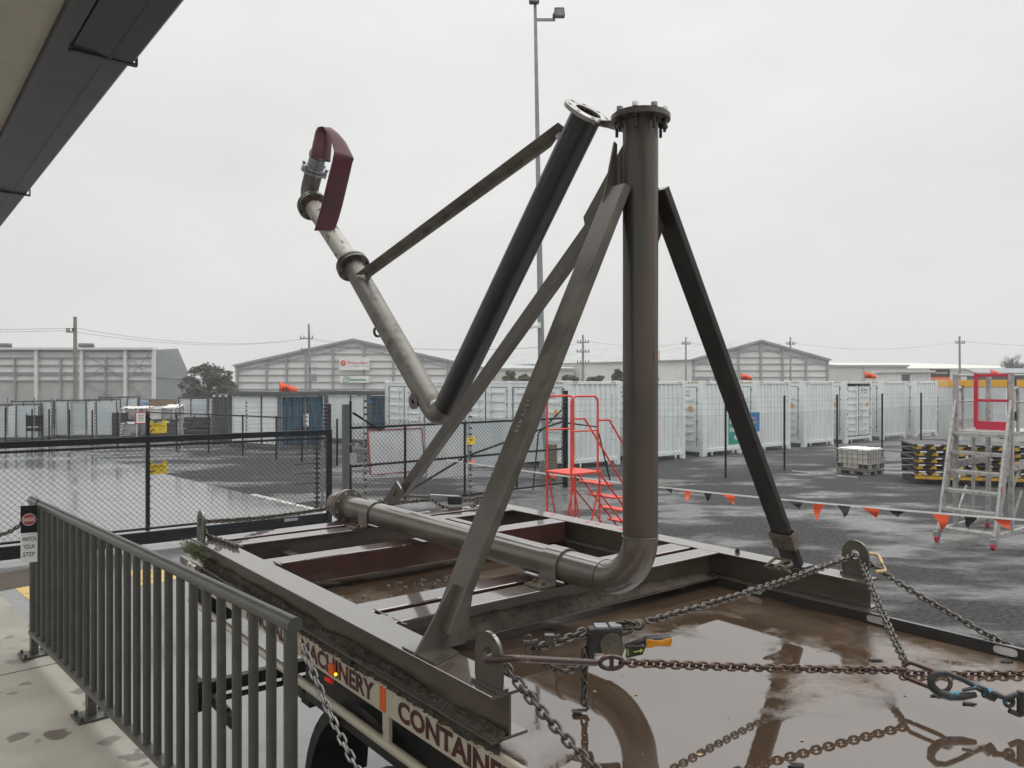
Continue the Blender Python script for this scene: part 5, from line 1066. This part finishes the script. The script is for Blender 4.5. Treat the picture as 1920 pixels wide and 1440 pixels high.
# ------------------------------------------------------------------ left yard: folded cabins, racks, cartons
def cabin(P, dl, ll, lv, label):
    P = V(P); dl = V(dl).normalized(); t = thing('folded_cabin', label, 'portable building', P, 0, 'dark framed folded cabins in the left yard')
    hh = 2.42; e1, e2 = dl, vd
    b = MB()
    for q in (P, P+e1*ll, P+e2*lv, P+e1*ll+e2*lv): b.bx(q+ZX*hh/2, (.14,.14,hh), e2)
    for z in (.08, hh-.09):
        b.bar(P+ZX*z, P+e1*ll+ZX*z, .12, .16); b.bar(P+ZX*z, P+e2*lv+ZX*z, .12, .16); b.bar(P+e2*lv+ZX*z, P+e2*lv+e1*ll+ZX*z, .12, .16); b.bar(P+e1*ll+ZX*z, P+e2*lv+e1*ll+ZX*z, .12, .16)
    b.build('frame', M['frame_dark'], t, bev=.01)
    b = MB(); b.box(P+e2*.05+ZX*.22, e1*ll, e2*.06, V((0,0,hh-.42))); b.build('side_panel', M['cwhite'], t)
    b = MB(); b.box(P+e2*.01+e1*(ll*.36)+ZX*.2, e1*.05, e2*.05, V((0,0,hh-.35))); b.build('panel_joint', M['frame_dark'], t)
    b = MB(); n = 24; vs = []
    for i in range(n+1):
        for z in (.2, hh-.2): vs.append(P+e2*(.1+(lv-.2)*i/n)+e1*(.05+.05*(i % 2)+.04*noise.noise(V((i*.9, z, 3))))+ZX*z)
    b.add(vs, [(2*i,2*i+2,2*i+3,2*i+1) for i in range(n)]); b.build('blue_wrap', M['bluewrap'], t)
    b = MB(); b.bar(P+e2*lv*.52+ZX*.15-e1*.02, P+e2*lv*.52+ZX*(hh-.15)-e1*.02, .05, .05, e1); b.build('mullion', M['frame_dark'], t)
    b = MB(); b.box(P+e2*lv*.50-e1*.03+ZX*.95, e2*.22, -e1*.004, V((0,0,.55))); b.build('paper_notice', M['white'], t)
    b = MB(); b.box(P-e1*.075-e2*.04+ZX*1.9, e2*.12, -e1*.003, V((0,0,.16))); b.build('blue_tag', M['signblue'], t)
    b = MB(); b.box(P+ZX*(hh+.0), e1*ll, e2*lv, V((0,0,.03))); b.build('roof', M['frame_dark'], t); return t
ca = V((-9.73,32.8,0)); cabin(ca, (-.86,.52,0), 3.1, 2.1, 'dark framed folded cabin with blue wrapped end beneath the orange pennant')
cabin(ca+vd*4.15, (-.80,.60,0), 3.4, 2.1, 'dark framed folded cabin partly hidden by the white container')
gp = PZ(398,830); t = thing('grey_crate', 'grey ribbed steel crate beside the folded cabins', 'crate', gp)
b = MB(); b.box(gp, V((1.35,.1,0)), V((-.1,1.6,0)), V((0,0,2.28))); 
for k in range(9): b.box(gp+V((.04+.15*k,-.03,.1)), (.05,0,0), (0,.05,0), (0,0,2.05))
b.build('body', M['frame_dark'], t); b = MB()
for k in range(5): b.bx(gp+V((.1+.28*k,-.04,2.2)), (.10,.02,.07))
b.build('white_tag', M['white'], t)
def rack(P, dx, n, hh, label, lean=0):
    P = V(P); t = thing('panel_rack', label, 'panel rack', P, 0, 'dark racks of pale glazed panels in the left yard'); x = V(dx).normalized(); y = V((-x.y,x.x,0))
    wds = [.55,.75,.42,.95,.5,.8][:n]; a = 0
    b = MB(); tot = sum(wds)+.12*n; b.bar(P+ZX*.10, P+x*tot+ZX*.10, .9, .12); b.bar(P+ZX*hh, P+x*tot+ZX*(hh+.05), .08, .08)
    for q in (P, P+x*tot, P+x*tot*.5): b.bar(q, q+ZX*(hh+.08), .06, .06, y)
    b.build('frame', M['frame_dark'], t)
    for i, w in enumerate(wds):
        o = P+x*(a+.06)+y*random.uniform(-.35,-.1); b = MB(); b.plate([o+ZX*.18, o+x*w+ZX*.18, o+x*(w+lean)+ZX*(hh-.05)+y*.12, o+x*lean+ZX*(hh-.05)+y*.12], y*.05); pn = b.build('panel', M['glass'] if i % 2 else M['panelw'], t)
        b = MB(); q = o+x*(w+.03); b.bar(q+ZX*.16-y*.03, q+x*lean+ZX*(hh-.02)+y*.1, .05, .05, y); b.build('panel_edge', M['frame_dark'], pn); a += w+.12
    return t
rack(PZ(-45,826), (1,.03,0), 4, 1.72, 'rack of pale panels at the left edge of the yard', -.05)
rack(PZ(22,823), (1,.05,0), 3, 1.86, 'rack of pale panels behind the small black board', .0)
rack(PZ(107,821), (1,.06,0), 4, 1.90, 'rack of pale panels nearest the wrapped cartons', -.08)
rack(PZ(186,816), (1,.08,0), 3, 2.0, 'rack of pale panels behind the wrapped cartons', 0)
rack(PZ(335,817), (1,.10,0), 3, 2.0, 'rack of pale panels right of the wood grain print', 0)
p = PZ(48,829); t = thing('black_board', 'small black board on two legs before the panel racks', 'board', p)
b = MB(); b.box(p+ZX*.75, (.80,0,0), (0,.03,0), (0,0,.52)); b.box(p+ZX*.52, (.80,0,0), (0,.03,0), (0,0,.16)); b.build('board', M['black'], t); b = MB()
for a in (0,.77): b.box(p+V((a,.03,0)), (.04,0,0), (0,.03,0), (0,0,1.35))
b.build('leg', M['black'], t)
def carton(px, w, h, d, z0, m, label, py=822):
    p = PZ(px, py); b = MB(); t = thing('wrapped_pallet', label, 'wrapped pallet', p+ZX*z0, 0, 'plastic wrapped pallets of cartons')
    b.box(p+ZX*(z0+.1), (w,.02,0), (-.02,d,0), (0,0,h-.1)); b.build('load', M[m], t, bev=.03)
    b = MB(); b.box(p+V((.0,0,z0)), (w,0,0), (0,d,0), (0,0,.1)); b.build('pallet', M['timberblack'], t)
    for a in ((0,w-.05) if m == 'wrap' else ()): b = MB(); b.box(p+V((a,-.012,z0+.1)), (.05,0,0), (0,.01,0), (0,0,h-.12)); b.build('corner_guard', M['carton'], t)
    n = 8; b = MB(); vs = [p+V((-.02+(w+.04)*i/n, -.03+(d+.06)*j/n, z0+h+.03+.09*noise.noise(V((i*.8+px,j*.8,1)))-(.08 if i in (0,n) or j in (0,n) else 0))) for i in range(n+1) for j in range(n+1)]
    b.add(vs, [(i*9+j,(i+1)*9+j,(i+1)*9+j+1,i*9+j+1) for i in range(n) for j in range(n)], True); b.build('film', M['carton'] if m == 'wrap' else M['wrap'], t); return t
carton(187,.85,1.22,.9,0,'wrap','grey wrapped pallet at the left end of the carton stacks',821)
carton(209,.75,1.35,.9,0,'timberblack','dark wrapped pallet beside the leftmost grey one',822)
carton(226,.85,.80,.8,0,'wrap','low wrapped pallet in front of the red bordered notice',822)
carton(226,.90,.72,.8,.82,'wrap','wrapped cartons on top of the low pallet near the notice',821.5)
carton(250,.85,1.55,.8,0,'wrap','tall wrapped pallet behind the sliding gate post',821)
carton(275,1.2,.85,.9,0,'timberblack','dark pallet right of the sliding gate post',823)
carton(277,.80,.68,.8,.86,'carton','white cornered carton right of the upper yellow sign',822.5)
carton(300,.70,.72,.8,.86,'wrap','small wrapped carton on the dark pallet by the gate post',822.5)
carton(310,.65,1.65,.8,0,'wrap','tall clear wrapped pallet left of the black pack',821)
p = PZ(343,829); t = thing('black_pack', 'long black strapped pack of boards in the left yard', 'pack', p); b = MB()
for k in range(4): b.box(p+V((.03*(k % 2),0,.10+.28*k)), (1.75,.12,0), (-.05,1.0,0), (0,0,.25))
b.build('boards', M['timberblack'], t, bev=.02); b = MB()
for a in (.3,1.3): b.box(p+V((a,.0,.06)), (.04,0,0), (0,-.012,0), (0,0,1.14))
b.build('strap_band', M['frame_dark'], t)
for x0, x1, m, lb in ((237,277,'skypic','blue and white printed panel above the cartons'),(279,331,'woodpic','brown wood grain printed panel above the cartons')):
    a, c = PD(x0,790,43.5), PD(x1,790,43.5); t = thing('printed_panel', lb, 'panel', V((a.x,a.y,0))); b = MB(); zt = H-(749-CY)/F*43.5; b.box((a.x,a.y,zt-.85), (c.x-a.x,0,0), (0,.06,0), (0,0,.85)); b.build('print', M[m], t)
    b = MB(); b.box((a.x,a.y+.02,0), (.06,0,0), (0,.04,0), (0,0,zt-.85)); b.box((c.x-.06,a.y+.02,0), (.06,0,0), (0,.04,0), (0,0,zt-.85)); b.box((a.x-.02,a.y-.02,zt), (c.x-a.x+.04,0,0), (0,.1,0), (0,0,.04)); b.build('stand', M['galv'], t)

# ------------------------------------------------------------------ light mast and power poles
mp_ = V(((1019-CX)/F*24, 24, 0)); mt = PD(1003,-8,24); t = thing('light_mast', 'tall grey floodlight mast with two floodlights and a camera', 'light mast', mp_)
b = MB(); b.tube([mp_, mp_.lerp(mt,.2), mp_.lerp(mt,.6), mt], [.125,.11,.075,.045], 14); b.build('pole', M['lampgrey'], t)
a = PD(1003,38,24); b = MB(); b.bar(a, PD(1041,38,24), .05, .08); b.build('cross_arm', M['lampgrey'], t)
for x, y in ((1049,25),(1001,-1)):
    c = PD(x,y,23.9); b = MB(); b.bx(c, (.30,.16,.30), (1,.1,.05), (-.1,1,-.35)); fl_ = b.build('floodlight', M['navy'], t, bev=.02); b = MB(); b.bx(c+V((.0,-.09,-.03)), (.24,.02,.22), (1,.1,.05), (-.1,1,-.35)); b.build('lens', M['frame_dark'], fl_)
    b = MB(); b.tube(path([PD(1038,38,24), PD(1038,26,24), c] if x > 1010 else [PD(1003,20,24), PD(1003,10,24), c], .05, 4), .035, 8); b.build('bracket', M['navy'], fl_)
c = PD(1003,613,23.8); b = MB(); b.bar(c-V((.14,0,.02)), c+V((.06,0,.03)), .09, .09); cm = b.build('camera', M['white'], t, bev=.015); b = MB(); b.tube([c+V((.06,0,.02)), PD(1015,611,24)], .03, 8); b.bx(PD(1011,610,23.9), (.10,.12,.16)); b.build('mount', M['white'], cm)
def pole(x, ytop, Z, lean, arms, label, m='timber', r=.15):
    bt = V(((x+lean-CX)/F*Z, Z, 0)); tp = PD(x, ytop, Z); t = thing('power_pole', label, 'power pole', bt, 0, 'power poles behind the yard')
    b = MB(); b.tube([bt, tp], [r*1.15, r*.8], 10); b.build('pole', M[m], t)
    for dz, w, ox in arms:
        b = MB(); c = tp-ZX*dz; b.bar(c+V((ox-w,-.15,0)), c+V((ox+w,-.15,0)), .10, .12); ar = b.build('cross_arm', M['timber'], t)
        for k in (-.9,-.4,.4,.9): b = MB(); b.tube([c+V((ox+w*k,-.15,.05)), c+V((ox+w*k,-.15,.30))], [.05,.07], 6); b.build('insulator', M['frame_dark'], ar)
    return t, tp
Zp = 84
tA, pA = pole(141,594,62,1,[(1.2,.35,-.25)], 'timber power pole before the left shed', r=.17)
tB, pB = pole(579,608,88,3,[(1.6,.75,-.2),(3.0,.35,-.5)], 'power pole with transformer in front of the gabled shed', 'lampgrey')
b = MB(); b.bx(pB+V((.55,-.2,-6.0)), (.7,.5,.8)); b.tube([pB+V((.1,-.1,-3.2)), pB+V((.6,-.15,-4.4)), pB+V((.7,-.2,-5.4))], .03, 5); b.bx(pB+V((.55,-.2,-4.9)), (1.0,.3,.12)); b.build('transformer', M['lampgrey'], tB)
tC, pC = pole(1093,628,92,0,[(.9,.7,0),(2.0,.75,0),(3.3,.7,0)], 'power pole with three cross arms behind the leaning braces', 'lampgrey')
tD, pD = pole(1286,632,100,0,[(.9,.55,0)], 'slim power pole left of the far gabled shed', 'lampgrey', .12)
tE, pE = pole(1482,632,98,0,[(.9,.55,0)], 'slim power pole before the far gabled shed', 'lampgrey', .12)
tF, pF = pole(1799,630,98,1,[(.9,.6,0)], 'power pole standing above the far roofs at right', 'lampgrey', .14)
def line(p, q, s, label, r=.018):
    b = MB(); b.tube(sag(p, q, s, 16), r, 4, caps=False); tag(b.build('power_line', M['wirelight']), label, 'cable', 'overhead power lines')
for dx, dz, nm in ((-.5,-1.1,'lower'),(.1,-.9,'upper')):
    line(pA+V((dx,0,dz)), V((-62,52,pA.z+dz-.3)), .3, nm+' overhead line left of the timber power pole')
    line(pA+V((dx,0,dz)), pB+V((dx,0,-1.3+dz*.3)), .9, nm+' overhead line from the timber pole to the transformer pole')
    line(pB+V((dx,0,-1.3+dz*.3)), pC+V((dx,0,-.7+dz*.3)), 1.0, nm+' overhead line from the transformer pole to the three armed pole')
line(pC+V((.5,0,-.7)), pD+V((.2,0,-.7)), .6, 'overhead line from the three armed pole to the slim pole'); line(pD+V((.3,0,-.7)), pE+V((-.2,0,-.7)), .6, 'overhead line between the two slim poles')
line(pE+V((.3,0,-.7)), pF+V((-.3,0,-.7)), .9, 'overhead line from the slim pole to the right hand pole'); line(pF+V((.3,0,-.7)), V((95,98,pF.z-1.0)), .7, 'overhead line leaving the right hand pole')

# ------------------------------------------------------------------ sheds beyond the yard
def gable(name, label, x0, x1, xa, yl, ya, Z, depth, dirn, girts, cols, wall='shedwall', vent=False):
    """gabled shed with its open framed gable end facing the yard"""
    a, c, ap = PD(x0,yl,Z), PD(x1,yl,Z), PD(xa,ya,Z); t = thing(name, label, 'shed', V(((a.x+c.x)/2, Z, 0)))
    D = V(dirn).normalized()*depth; B0_, B1_ = V((a.x,Z,0)), V((c.x,Z,0))
    b = MB(); f = [B0_, B1_, c, ap, a]; b.add(f, [(0,1,2,3,4)]); b.add([p+D for p in f], [(4,3,2,1,0)]); b.add([B0_, a, a+D, B0_+D], [(0,1,2,3)]); b.add([B1_, c, c+D, B1_+D], [(3,2,1,0)]); b.build('wall', M[wall], t)
    up = V((0,0,.12)); fr = V((0,-.45,0))
    b = MB(); b.plate([a+fr-V((.3,0,.05)), ap+fr+up*.0, ap+D, a+D-V((.3,0,.05))], up); b.plate([ap+fr, c+fr+V((.3,0,-.05)), c+D+V((.3,0,-.05)), ap+D], up); b.build('roof', M['roofwhite'], t)
    b = MB(); b.bar(a+fr+ZX*.02, ap+fr+ZX*.08, .10, .30); b.bar(ap+fr+ZX*.08, c+fr+ZX*.02, .10, .30); b.build('barge_board', M['shedsteel'], t)
    for z in girts:
        if z < a.z: xl, xr = a.x, c.x
        else:
            k = (z-a.z)/(ap.z-a.z); xl, xr = a.x+(ap.x-a.x)*k, c.x+(ap.x-c.x)*k
        b = MB(); b.box((xl,Z-.14,z), (xr-xl,0,0), (0,.12,0), (0,0,.12)); b.build('girt', M['shedsteel'], t)
    for k in cols:
        x = a.x+(c.x-a.x)*k; zt = a.z+(ap.z-a.z)*((x-a.x)/(ap.x-a.x) if x < ap.x else (c.x-x)/(c.x-ap.x))
        b = MB(); b.box((x-.12,Z-.30,0), (.24,0,0), (0,.16,0), (0,0,zt-.1)); b.build('column', M['shedsteel'], t)
    b = MB(); n = 14
    for s0, s1 in ((a, ap), (ap, c)):
        q0, q1 = s0-ZX*(.9 if s0 is ap else .75), s1-ZX*(.9 if s1 is ap else .75); b.bar(q0+V((0,-.2,0)), q1+V((0,-.2,0)), .06, .10)
        for i in range(n): 
            u_ = s0.lerp(s1, i/n); l_ = q0.lerp(q1, (i+.5)/n); b.bar(u_+V((0,-.2,-.1)), l_+V((0,-.2,0)), .04, .05, V((0,1,0))); b.bar(l_+V((0,-.2,0)), s0.lerp(s1,(i+1)/n)+V((0,-.2,-.1)), .04, .05, V((0,1,0)))
    b.build('truss', M['shedsteel'], t)
    return t, a, c, ap
t, a, c, ap = gable('gabled_shed', 'grey framed gabled shed carrying the round red emblem sign', 441, 884, 663, 686, 638, 104, 60, (.1,1,0), [.9+.93*k for k in range(8)], [.012,.135,.22,.30,.415,.545,.67,.79,.90,.988])
sgn = thing('shop_sign', 'white sign with round red emblem and red lettering on the gabled shed', 'sign', PD(664,685,103.5))
def rect(x0, y0, x1, y1, Z, m, parent, name='plate', th=.08): 
    p, q = PD(x0,y1,Z), PD(x1,y0,Z); b = MB(); b.box(p, (q.x-p.x,0,0), (0,th,0), (0,0,q.z-p.z)); return b.build(name, M[m], parent)
rect(636,670,692.5,694,103.4,'white',sgn)
b = MB(); c_ = PD(643.5,681,103.38); r_ = .38; b.add([c_+V((r_*math.cos(k*.2618),0,r_*math.sin(k*.2618))) for k in range(24)], [tuple(range(24))]); b.build('emblem', M['signred'], sgn)
b = MB(); b.plate([c_+V((-.12,-.01,-.2)), c_+V((-.02,-.01,-.25)), c_+V((.12,-.01,.2)), c_+V((.02,-.01,.25))], (0,-.005,0)); b.build('emblem_stroke', M['stripe'], sgn)
b = MB(); p = PD(652,683,103.38); text(b, 'Riordan', p, (1,0,0), ZX, 2.68, .46, .008); b.build('lettering', M['signred'], sgn)
b = MB(); p = PD(652,687.6,103.38); text(b, 'Grain   Transport   Storage', p, (1,0,0), ZX, 2.68, .13); b.build('small_lettering', M['print'], sgn)
sgn = thing('shop_sign', 'white sign with green W emblem and green bar below the red one', 'sign', PD(664,712,103.5)); rect(636.5,705,692.5,717.5,103.4,'white',sgn)
b = MB(); c_ = PD(649,711,103.36); b.ring(c_, (0,1,0), .42, .35, .02, 24); text(b, 'W', c_+V((-.26,-.02,-.18)), (1,0,0), ZX, .55, .36); b.bar(c_+V((.25,-.02,.17)), c_+V((.52,-.02,.17)), .02, .12); p0 = PD(656,713.5,103.36); b.box(p0, (2.1,0,0), (0,.01,0), (0,0,.20)); b.build('emblem', M['logogreen'], sgn)
t, a, c, ap = gable('gabled_shed', 'distant gabled shed with open girts and long white roof', 1297, 1554, 1426, 675, 640, 110, 75, (-SN,CS,0), [.7+.92*k for k in range(9)], [.012,.17,.34,.5,.66,.83,.988])
rect(1299,706,1330,722,109.6,'shedsteel',t,'roller_door'); rect(1236,705,1262,722,111,'frame_dark',None,'x') if 0 else None
rd = V((-SN,CS,0)); b = MB()
for k in range(26): q0, q1 = a+rd*(3*k)+ZX*.14, ap+rd*(3*k)+ZX*.14; b.bar(q0, q1, .12, .08)
b.build('roof_rib', M['shedlight'], t)
q = PD(1300,720,110); b = MB(); w0 = V((a.x-.03,110,0))+rd*6; b.box(w0+ZX*1.0, rd*9, V((-.04,0,0)), V((0,0,2.5))); b.build('window', M['dark'], t)
# left shed
Z = 82; t = thing('long_shed', 'long pale shed with white columns and grey end at the left', 'shed', V((-40,Z,0)))
x0, x1 = PD(-160,655,Z).x, PD(290,655,Z).x; zt = PD(0,656,Z).z; zm = PD(0,716,Z).z
b = MB(); b.box((x0,Z,zm), (x1-x0,0,0), (0,.1,0), (0,0,zt-zm)); b.build('upper_wall', M['shedwall'], t); b = MB(); b.box((x0,Z-.06,0), (x1-x0,0,0), (0,.16,0), (0,0,zm)); b.build('lower_wall', M['shedconc'], t)
for y in (660,672,686,700,703,714.5): p = PD(0,y,Z); b = MB(); b.box((x0,Z-.22,p.z), (x1-x0,0,0), (0,.2,0), (0,0,.13)); b.build('girt', M['shedsteel'], t)
for x in (-110,-18,69,154,236,289): p = PD(x,700,Z-.3); b = MB(); b.box((p.x-.16,Z-.5,0), (.32,0,0), (0,.25,0), (0,0,zt)); b.build('column', M['shedlight'], t)
for x in (-60,27,113,197): p = PD(x,700,Z-.3); b = MB(); b.box((p.x-.09,Z-.3,0), (.18,0,0), (0,.15,0), (0,0,zt-.8)); b.build('mullion', M['shedsteel'], t)
for xa_, xb_ in ((157,234),(239,281)):
    for y0, y1 in ((662,711),(716,758)):
        b = MB(); b.bar(PD(xa_,y0,Z-.35), PD(xb_,y1,Z-.35), .06, .10, V((0,1,0))); b.build('cross_stay', M['shedsteel'], t); b = MB(); b.bar(PD(xa_,y1,Z-.42), PD(xb_,y0,Z-.42), .06, .10, V((0,1,0))); b.build('cross_stay', M['shedsteel'], t)
b = MB(); b.box((x0,Z-.7,zt), (x1-x0+.1,0,0), (0,1.2,0), (0,0,.22)); b.build('roof', M['shedlight'], t)
e0, e1 = V((x1+.1,Z,0)), V((PD(352,700,97).x,97,0)); b = MB(); zl = PD(352,696,97).z; k = .66
f = [e0, e1, e1+ZX*zl, e0.lerp(e1,k)+ZX*(zt+.55), e0+ZX*zt]; b.add(f, [(0,1,2,3,4)]); n_ = V((-.3,.1,0)); b.add([p+n_ for p in f], [(4,3,2,1,0)]); b.build('end_wall', M['shedgrey'], t)
b = MB(); b.bar(e0+ZX*3.4+V((.1,-.05,0)), e1+ZX*3.2+V((.1,-.05,0)), .06, .12); b.build('gutter', M['galv'], t)
for x in (7,162): p = PD(x,652,Z+8); b = MB(); b.tube([p-ZX*.5, p+ZX*.05, p+ZX*.06, p+ZX*.5], [.5,.5,.85,.8], 16); b.build('roof_vent', M['galv'], t)
# further low buildings
def block(x0, x1, y0, Z, m, label, dp=12, name='warehouse', roof='roofwhite', rise=0):
    a, c = PD(x0,y0,Z), PD(x1,y0,Z); t = thing(name, label, 'warehouse', V((a.x,Z,0))); b = MB(); b.box((a.x,Z,0), (c.x-a.x,0,0), (0,dp,0), (0,0,a.z-.3)); b.build('wall', M[m], t)
    b = MB(); b.plate([(a.x-.2,Z-.3,a.z-.3),(c.x+.2,Z-.3,a.z-.3),(c.x+.2,Z+dp,a.z+rise),(a.x-.2,Z+dp,a.z+rise)], (0,0,.28)); b.build('roof', M[roof], t)
    n = int((c.x-a.x)/5)
    for k in range(1, n): b = MB(); b.box((a.x+5*k,Z-.03,0), (.12,0,0), (0,.03,0), (0,0,a.z-.35)); b.build('panel_joint', M['shedsteel'], t)
    return t
t = block(868,1075,690,125,'cream','low cream warehouse behind the folded arm elbow', 20, rise=.8)
rect(884,711,905,722,124.8,'dark',t,'door_opening'); rect(937,714,950,722,124.8,'dark',t,'door_opening')
block(1556,1701,684,120,'cream','plain pale warehouse right of the far gabled shed', 25)
t = block(1702,1990,690,150,'cream','wide beige roofed warehouse in the far right distance', 60, rise=2.2, roof='cream')
t = thing('shop_sign', 'black and orange auctioneer sign board behind the right containers', 'sign', PD(1762,712,92)); rect(1744,692,1781,707,92,'black',t); rect(1744,707,1781,712,92,'flag',t,'orange_stripe')
b = MB(); text(b, 'RITCHIE BROS.', PD(1755,701,91.9), (1,0,0), ZX, 1.35, .22); b.build('lettering', M['white'], t); b = MB(); text(b, 'rb', PD(1747,701.5,91.9), (1,0,0), ZX, .38, .30); b.build('emblem', M['flag'], t)
b = MB(); p, q = PD(1750,712,92.1), PD(1775,712,92.1); b.box((p.x,92.1,0), (.1,0,0), (0,.1,0), (0,0,p.z)); b.box((q.x,92.1,0), (.1,0,0), (0,.1,0), (0,0,p.z)); b.build('leg', M['frame_dark'], t)
t = thing('small_shed', 'low dark shed with orange flag behind the ladder at right', 'shed', PD(1870,716,75)); p, q = PD(1830,698,75), PD(1960,694,75); b = MB(); b.box((p.x,75,0), (q.x-p.x,0,0), (0,1.5,0), (0,0,p.z-.2)); b.build('wall', M['frame_dark'], t); b = MB(); b.plate([(p.x-.2,74.7,p.z-.2),(q.x,74.7,p.z-.2),(q.x,76.6,p.z+.25),(p.x-.2,76.6,p.z+.25)], (0,0,.15)); b.build('roof', M['shedgrey'], t)
flag(PD(1857,708,70), 'orange pennant before the low dark shed at right', 1.3)
t = thing('small_office', 'small cream office with louvred window near the pale warehouse', 'office', PD(1700,716,88)); p, q = PD(1688,698,88), PD(1745,698,88); b = MB(); b.box((p.x,88,0), (q.x-p.x,0,0), (0,6,0), (0,0,p.z)); b.build('wall', M['white'], t); rect(1692,702,1706,714,87.9,'frame_dark',t,'window'); b = MB(); b.box((p.x-.3,87.5,p.z), (q.x-p.x+.6,0,0), (0,7,0), (0,0,.2)); b.build('roof', M['shedlight'], t)

# ------------------------------------------------------------------ trees
def tree(label, x, ytop, ybase_w, Z, clumps, m='leaf', n=2600, seed=1, ls=.16, name='tree'):
    rn = random.Random(seed); base = V(((x-CX)/F*Z, Z, 0)); t = thing(name, label, 'tree', base); sc_ = Z/F
    b = MB(); tp = base+ZX*(H+(CY-ytop)*sc_)*.6; b.tube([base, base.lerp(tp,.5)+V((.1,0,0)), tp], [.28,.2,.1], 8)
    C = []
    for dx, y, rx, ry in clumps:
        c = PD(x+dx, y, Z+rn.uniform(-1.2,1.2)); C.append((c, rx*sc_, ry*sc_)); b.tube([base.lerp(tp,.45), base.lerp(tp,.6).lerp(c,.5)+V((0,0,-.2)), c], [.12,.08,.03], 6)
    b.build('trunk', M['bark'], t); b = MB(); tot = sum(a*k for _, a, k in C)
    for c, rx, ry in C:
        sub = [V((rn.gauss(0,.55),rn.gauss(0,.55),rn.gauss(0,.55))) for _ in range(9)]
        for i in range(int(n*rx*ry/tot)):
            s = rn.choice(sub); d = s+V((rn.gauss(0,.24),rn.gauss(0,.24),rn.gauss(0,.2)))
            if d.length > 1.12: d = d.normalized()*rn.uniform(.8,1.1)
            p = c+V((d.x*rx, d.y*rx, d.z*ry)); a = V((rn.gauss(0,1),rn.gauss(0,1),rn.gauss(0,.6))).normalized(); q = a.cross(V((rn.gauss(0,1),rn.gauss(0,1),rn.gauss(0,1)))).normalized(); L = ls*rn.uniform(.6,1.4)
            b.add([p-a*L, p+q*L*.45, p+a*L, p-q*L*.45], [(0,1,2,3)])
    b.build('crown', M[m], t); return t
tree('dark round tree between the left shed and the gabled shed', 392, 678, 0, 78, [(-8,705,30,20),(10,692,22,14),(35,712,20,18),(-38,718,18,14),(0,728,48,20),(30,735,24,14),(-28,738,22,12)], 'leaf', 9000, 3, .15)
tree('olive tree left of the mast behind the white container', 961, 693, 0, 74, [(-4,703,8,9),(-6,714,14,10),(3,712,9,8)], 'leaf2', 1500, 4)
tree('low bushy tree right of the olive one before the cream warehouse', 987, 702, 0, 74, [(-3,711,11,8),(6,714,9,6)], 'leaf2', 1200, 5)
tree('small rounded tree left of the three armed pole', 1072, 703, 0, 74, [(-3,710,14,7),(8,713,9,5)], 'leaf2', 1100, 6)
tree('small pale bush right of the three armed pole', 1117, 705, 0, 74, [(-5,712,11,6),(7,710,8,6)], 'leaf2', 1100, 7)
tree('taller dark bush just left of the standpipe', 1157, 692, 0, 74, [(0,704,11,10),(3,712,10,8)], 'leaf', 1500, 8)
t = thing('bare_tree', 'bare grey winter tree at the far right edge', 'tree', V(((1905-CX)/F*110,110,0))); rn = random.Random(3); base = V(((1908-CX)/F*110,110,0)); b = MB()
def grow(b, p, d, L, r, n):
    q = p+d*L; b.tube([p, q], [r, r*.7], 4, caps=False)
    if n:
        for _ in range(4 if n > 1 else 5): grow(b, p.lerp(q, rn.uniform(.5,1)), (d+V((rn.gauss(0,.55),rn.gauss(0,.4),rn.gauss(.1,.35)))).normalized(), L*rn.uniform(.55,.8), r*.55, n-1)
b.tube([base, base+ZX*2.2], [.3,.22], 6); b.build('trunk', M['bare'], t); b = MB()
for k in range(4): grow(b, base+ZX*2.0, V((rn.gauss(0,.5),rn.gauss(0,.3),1)).normalized(), 1.9, .12, 4)
b.build('crown', M['bare'], t)

# ------------------------------------------------------------------ rain haze
b = MB(); b.box((-260,-60,-1), (560,0,0), (0,330,0), (0,0,22)); hz = b.build('haze', [])
hm = bpy.data.materials.new('rain_haze'); hm.use_nodes = True; tn = hm.node_tree; tn.nodes.clear()
vo = tn.nodes.new('ShaderNodeVolumePrincipled'); vo.inputs['Color'].default_value = (.97,.975,.98,1); vo.inputs['Density'].default_value = .0013
ou = tn.nodes.new('ShaderNodeOutputMaterial'); tn.links.new(vo.outputs[0], ou.inputs['Volume']); hz.data.materials.append(hm)
tag(hz, 'thin rain haze filling the air over the yard', 'haze', kind='stuff')
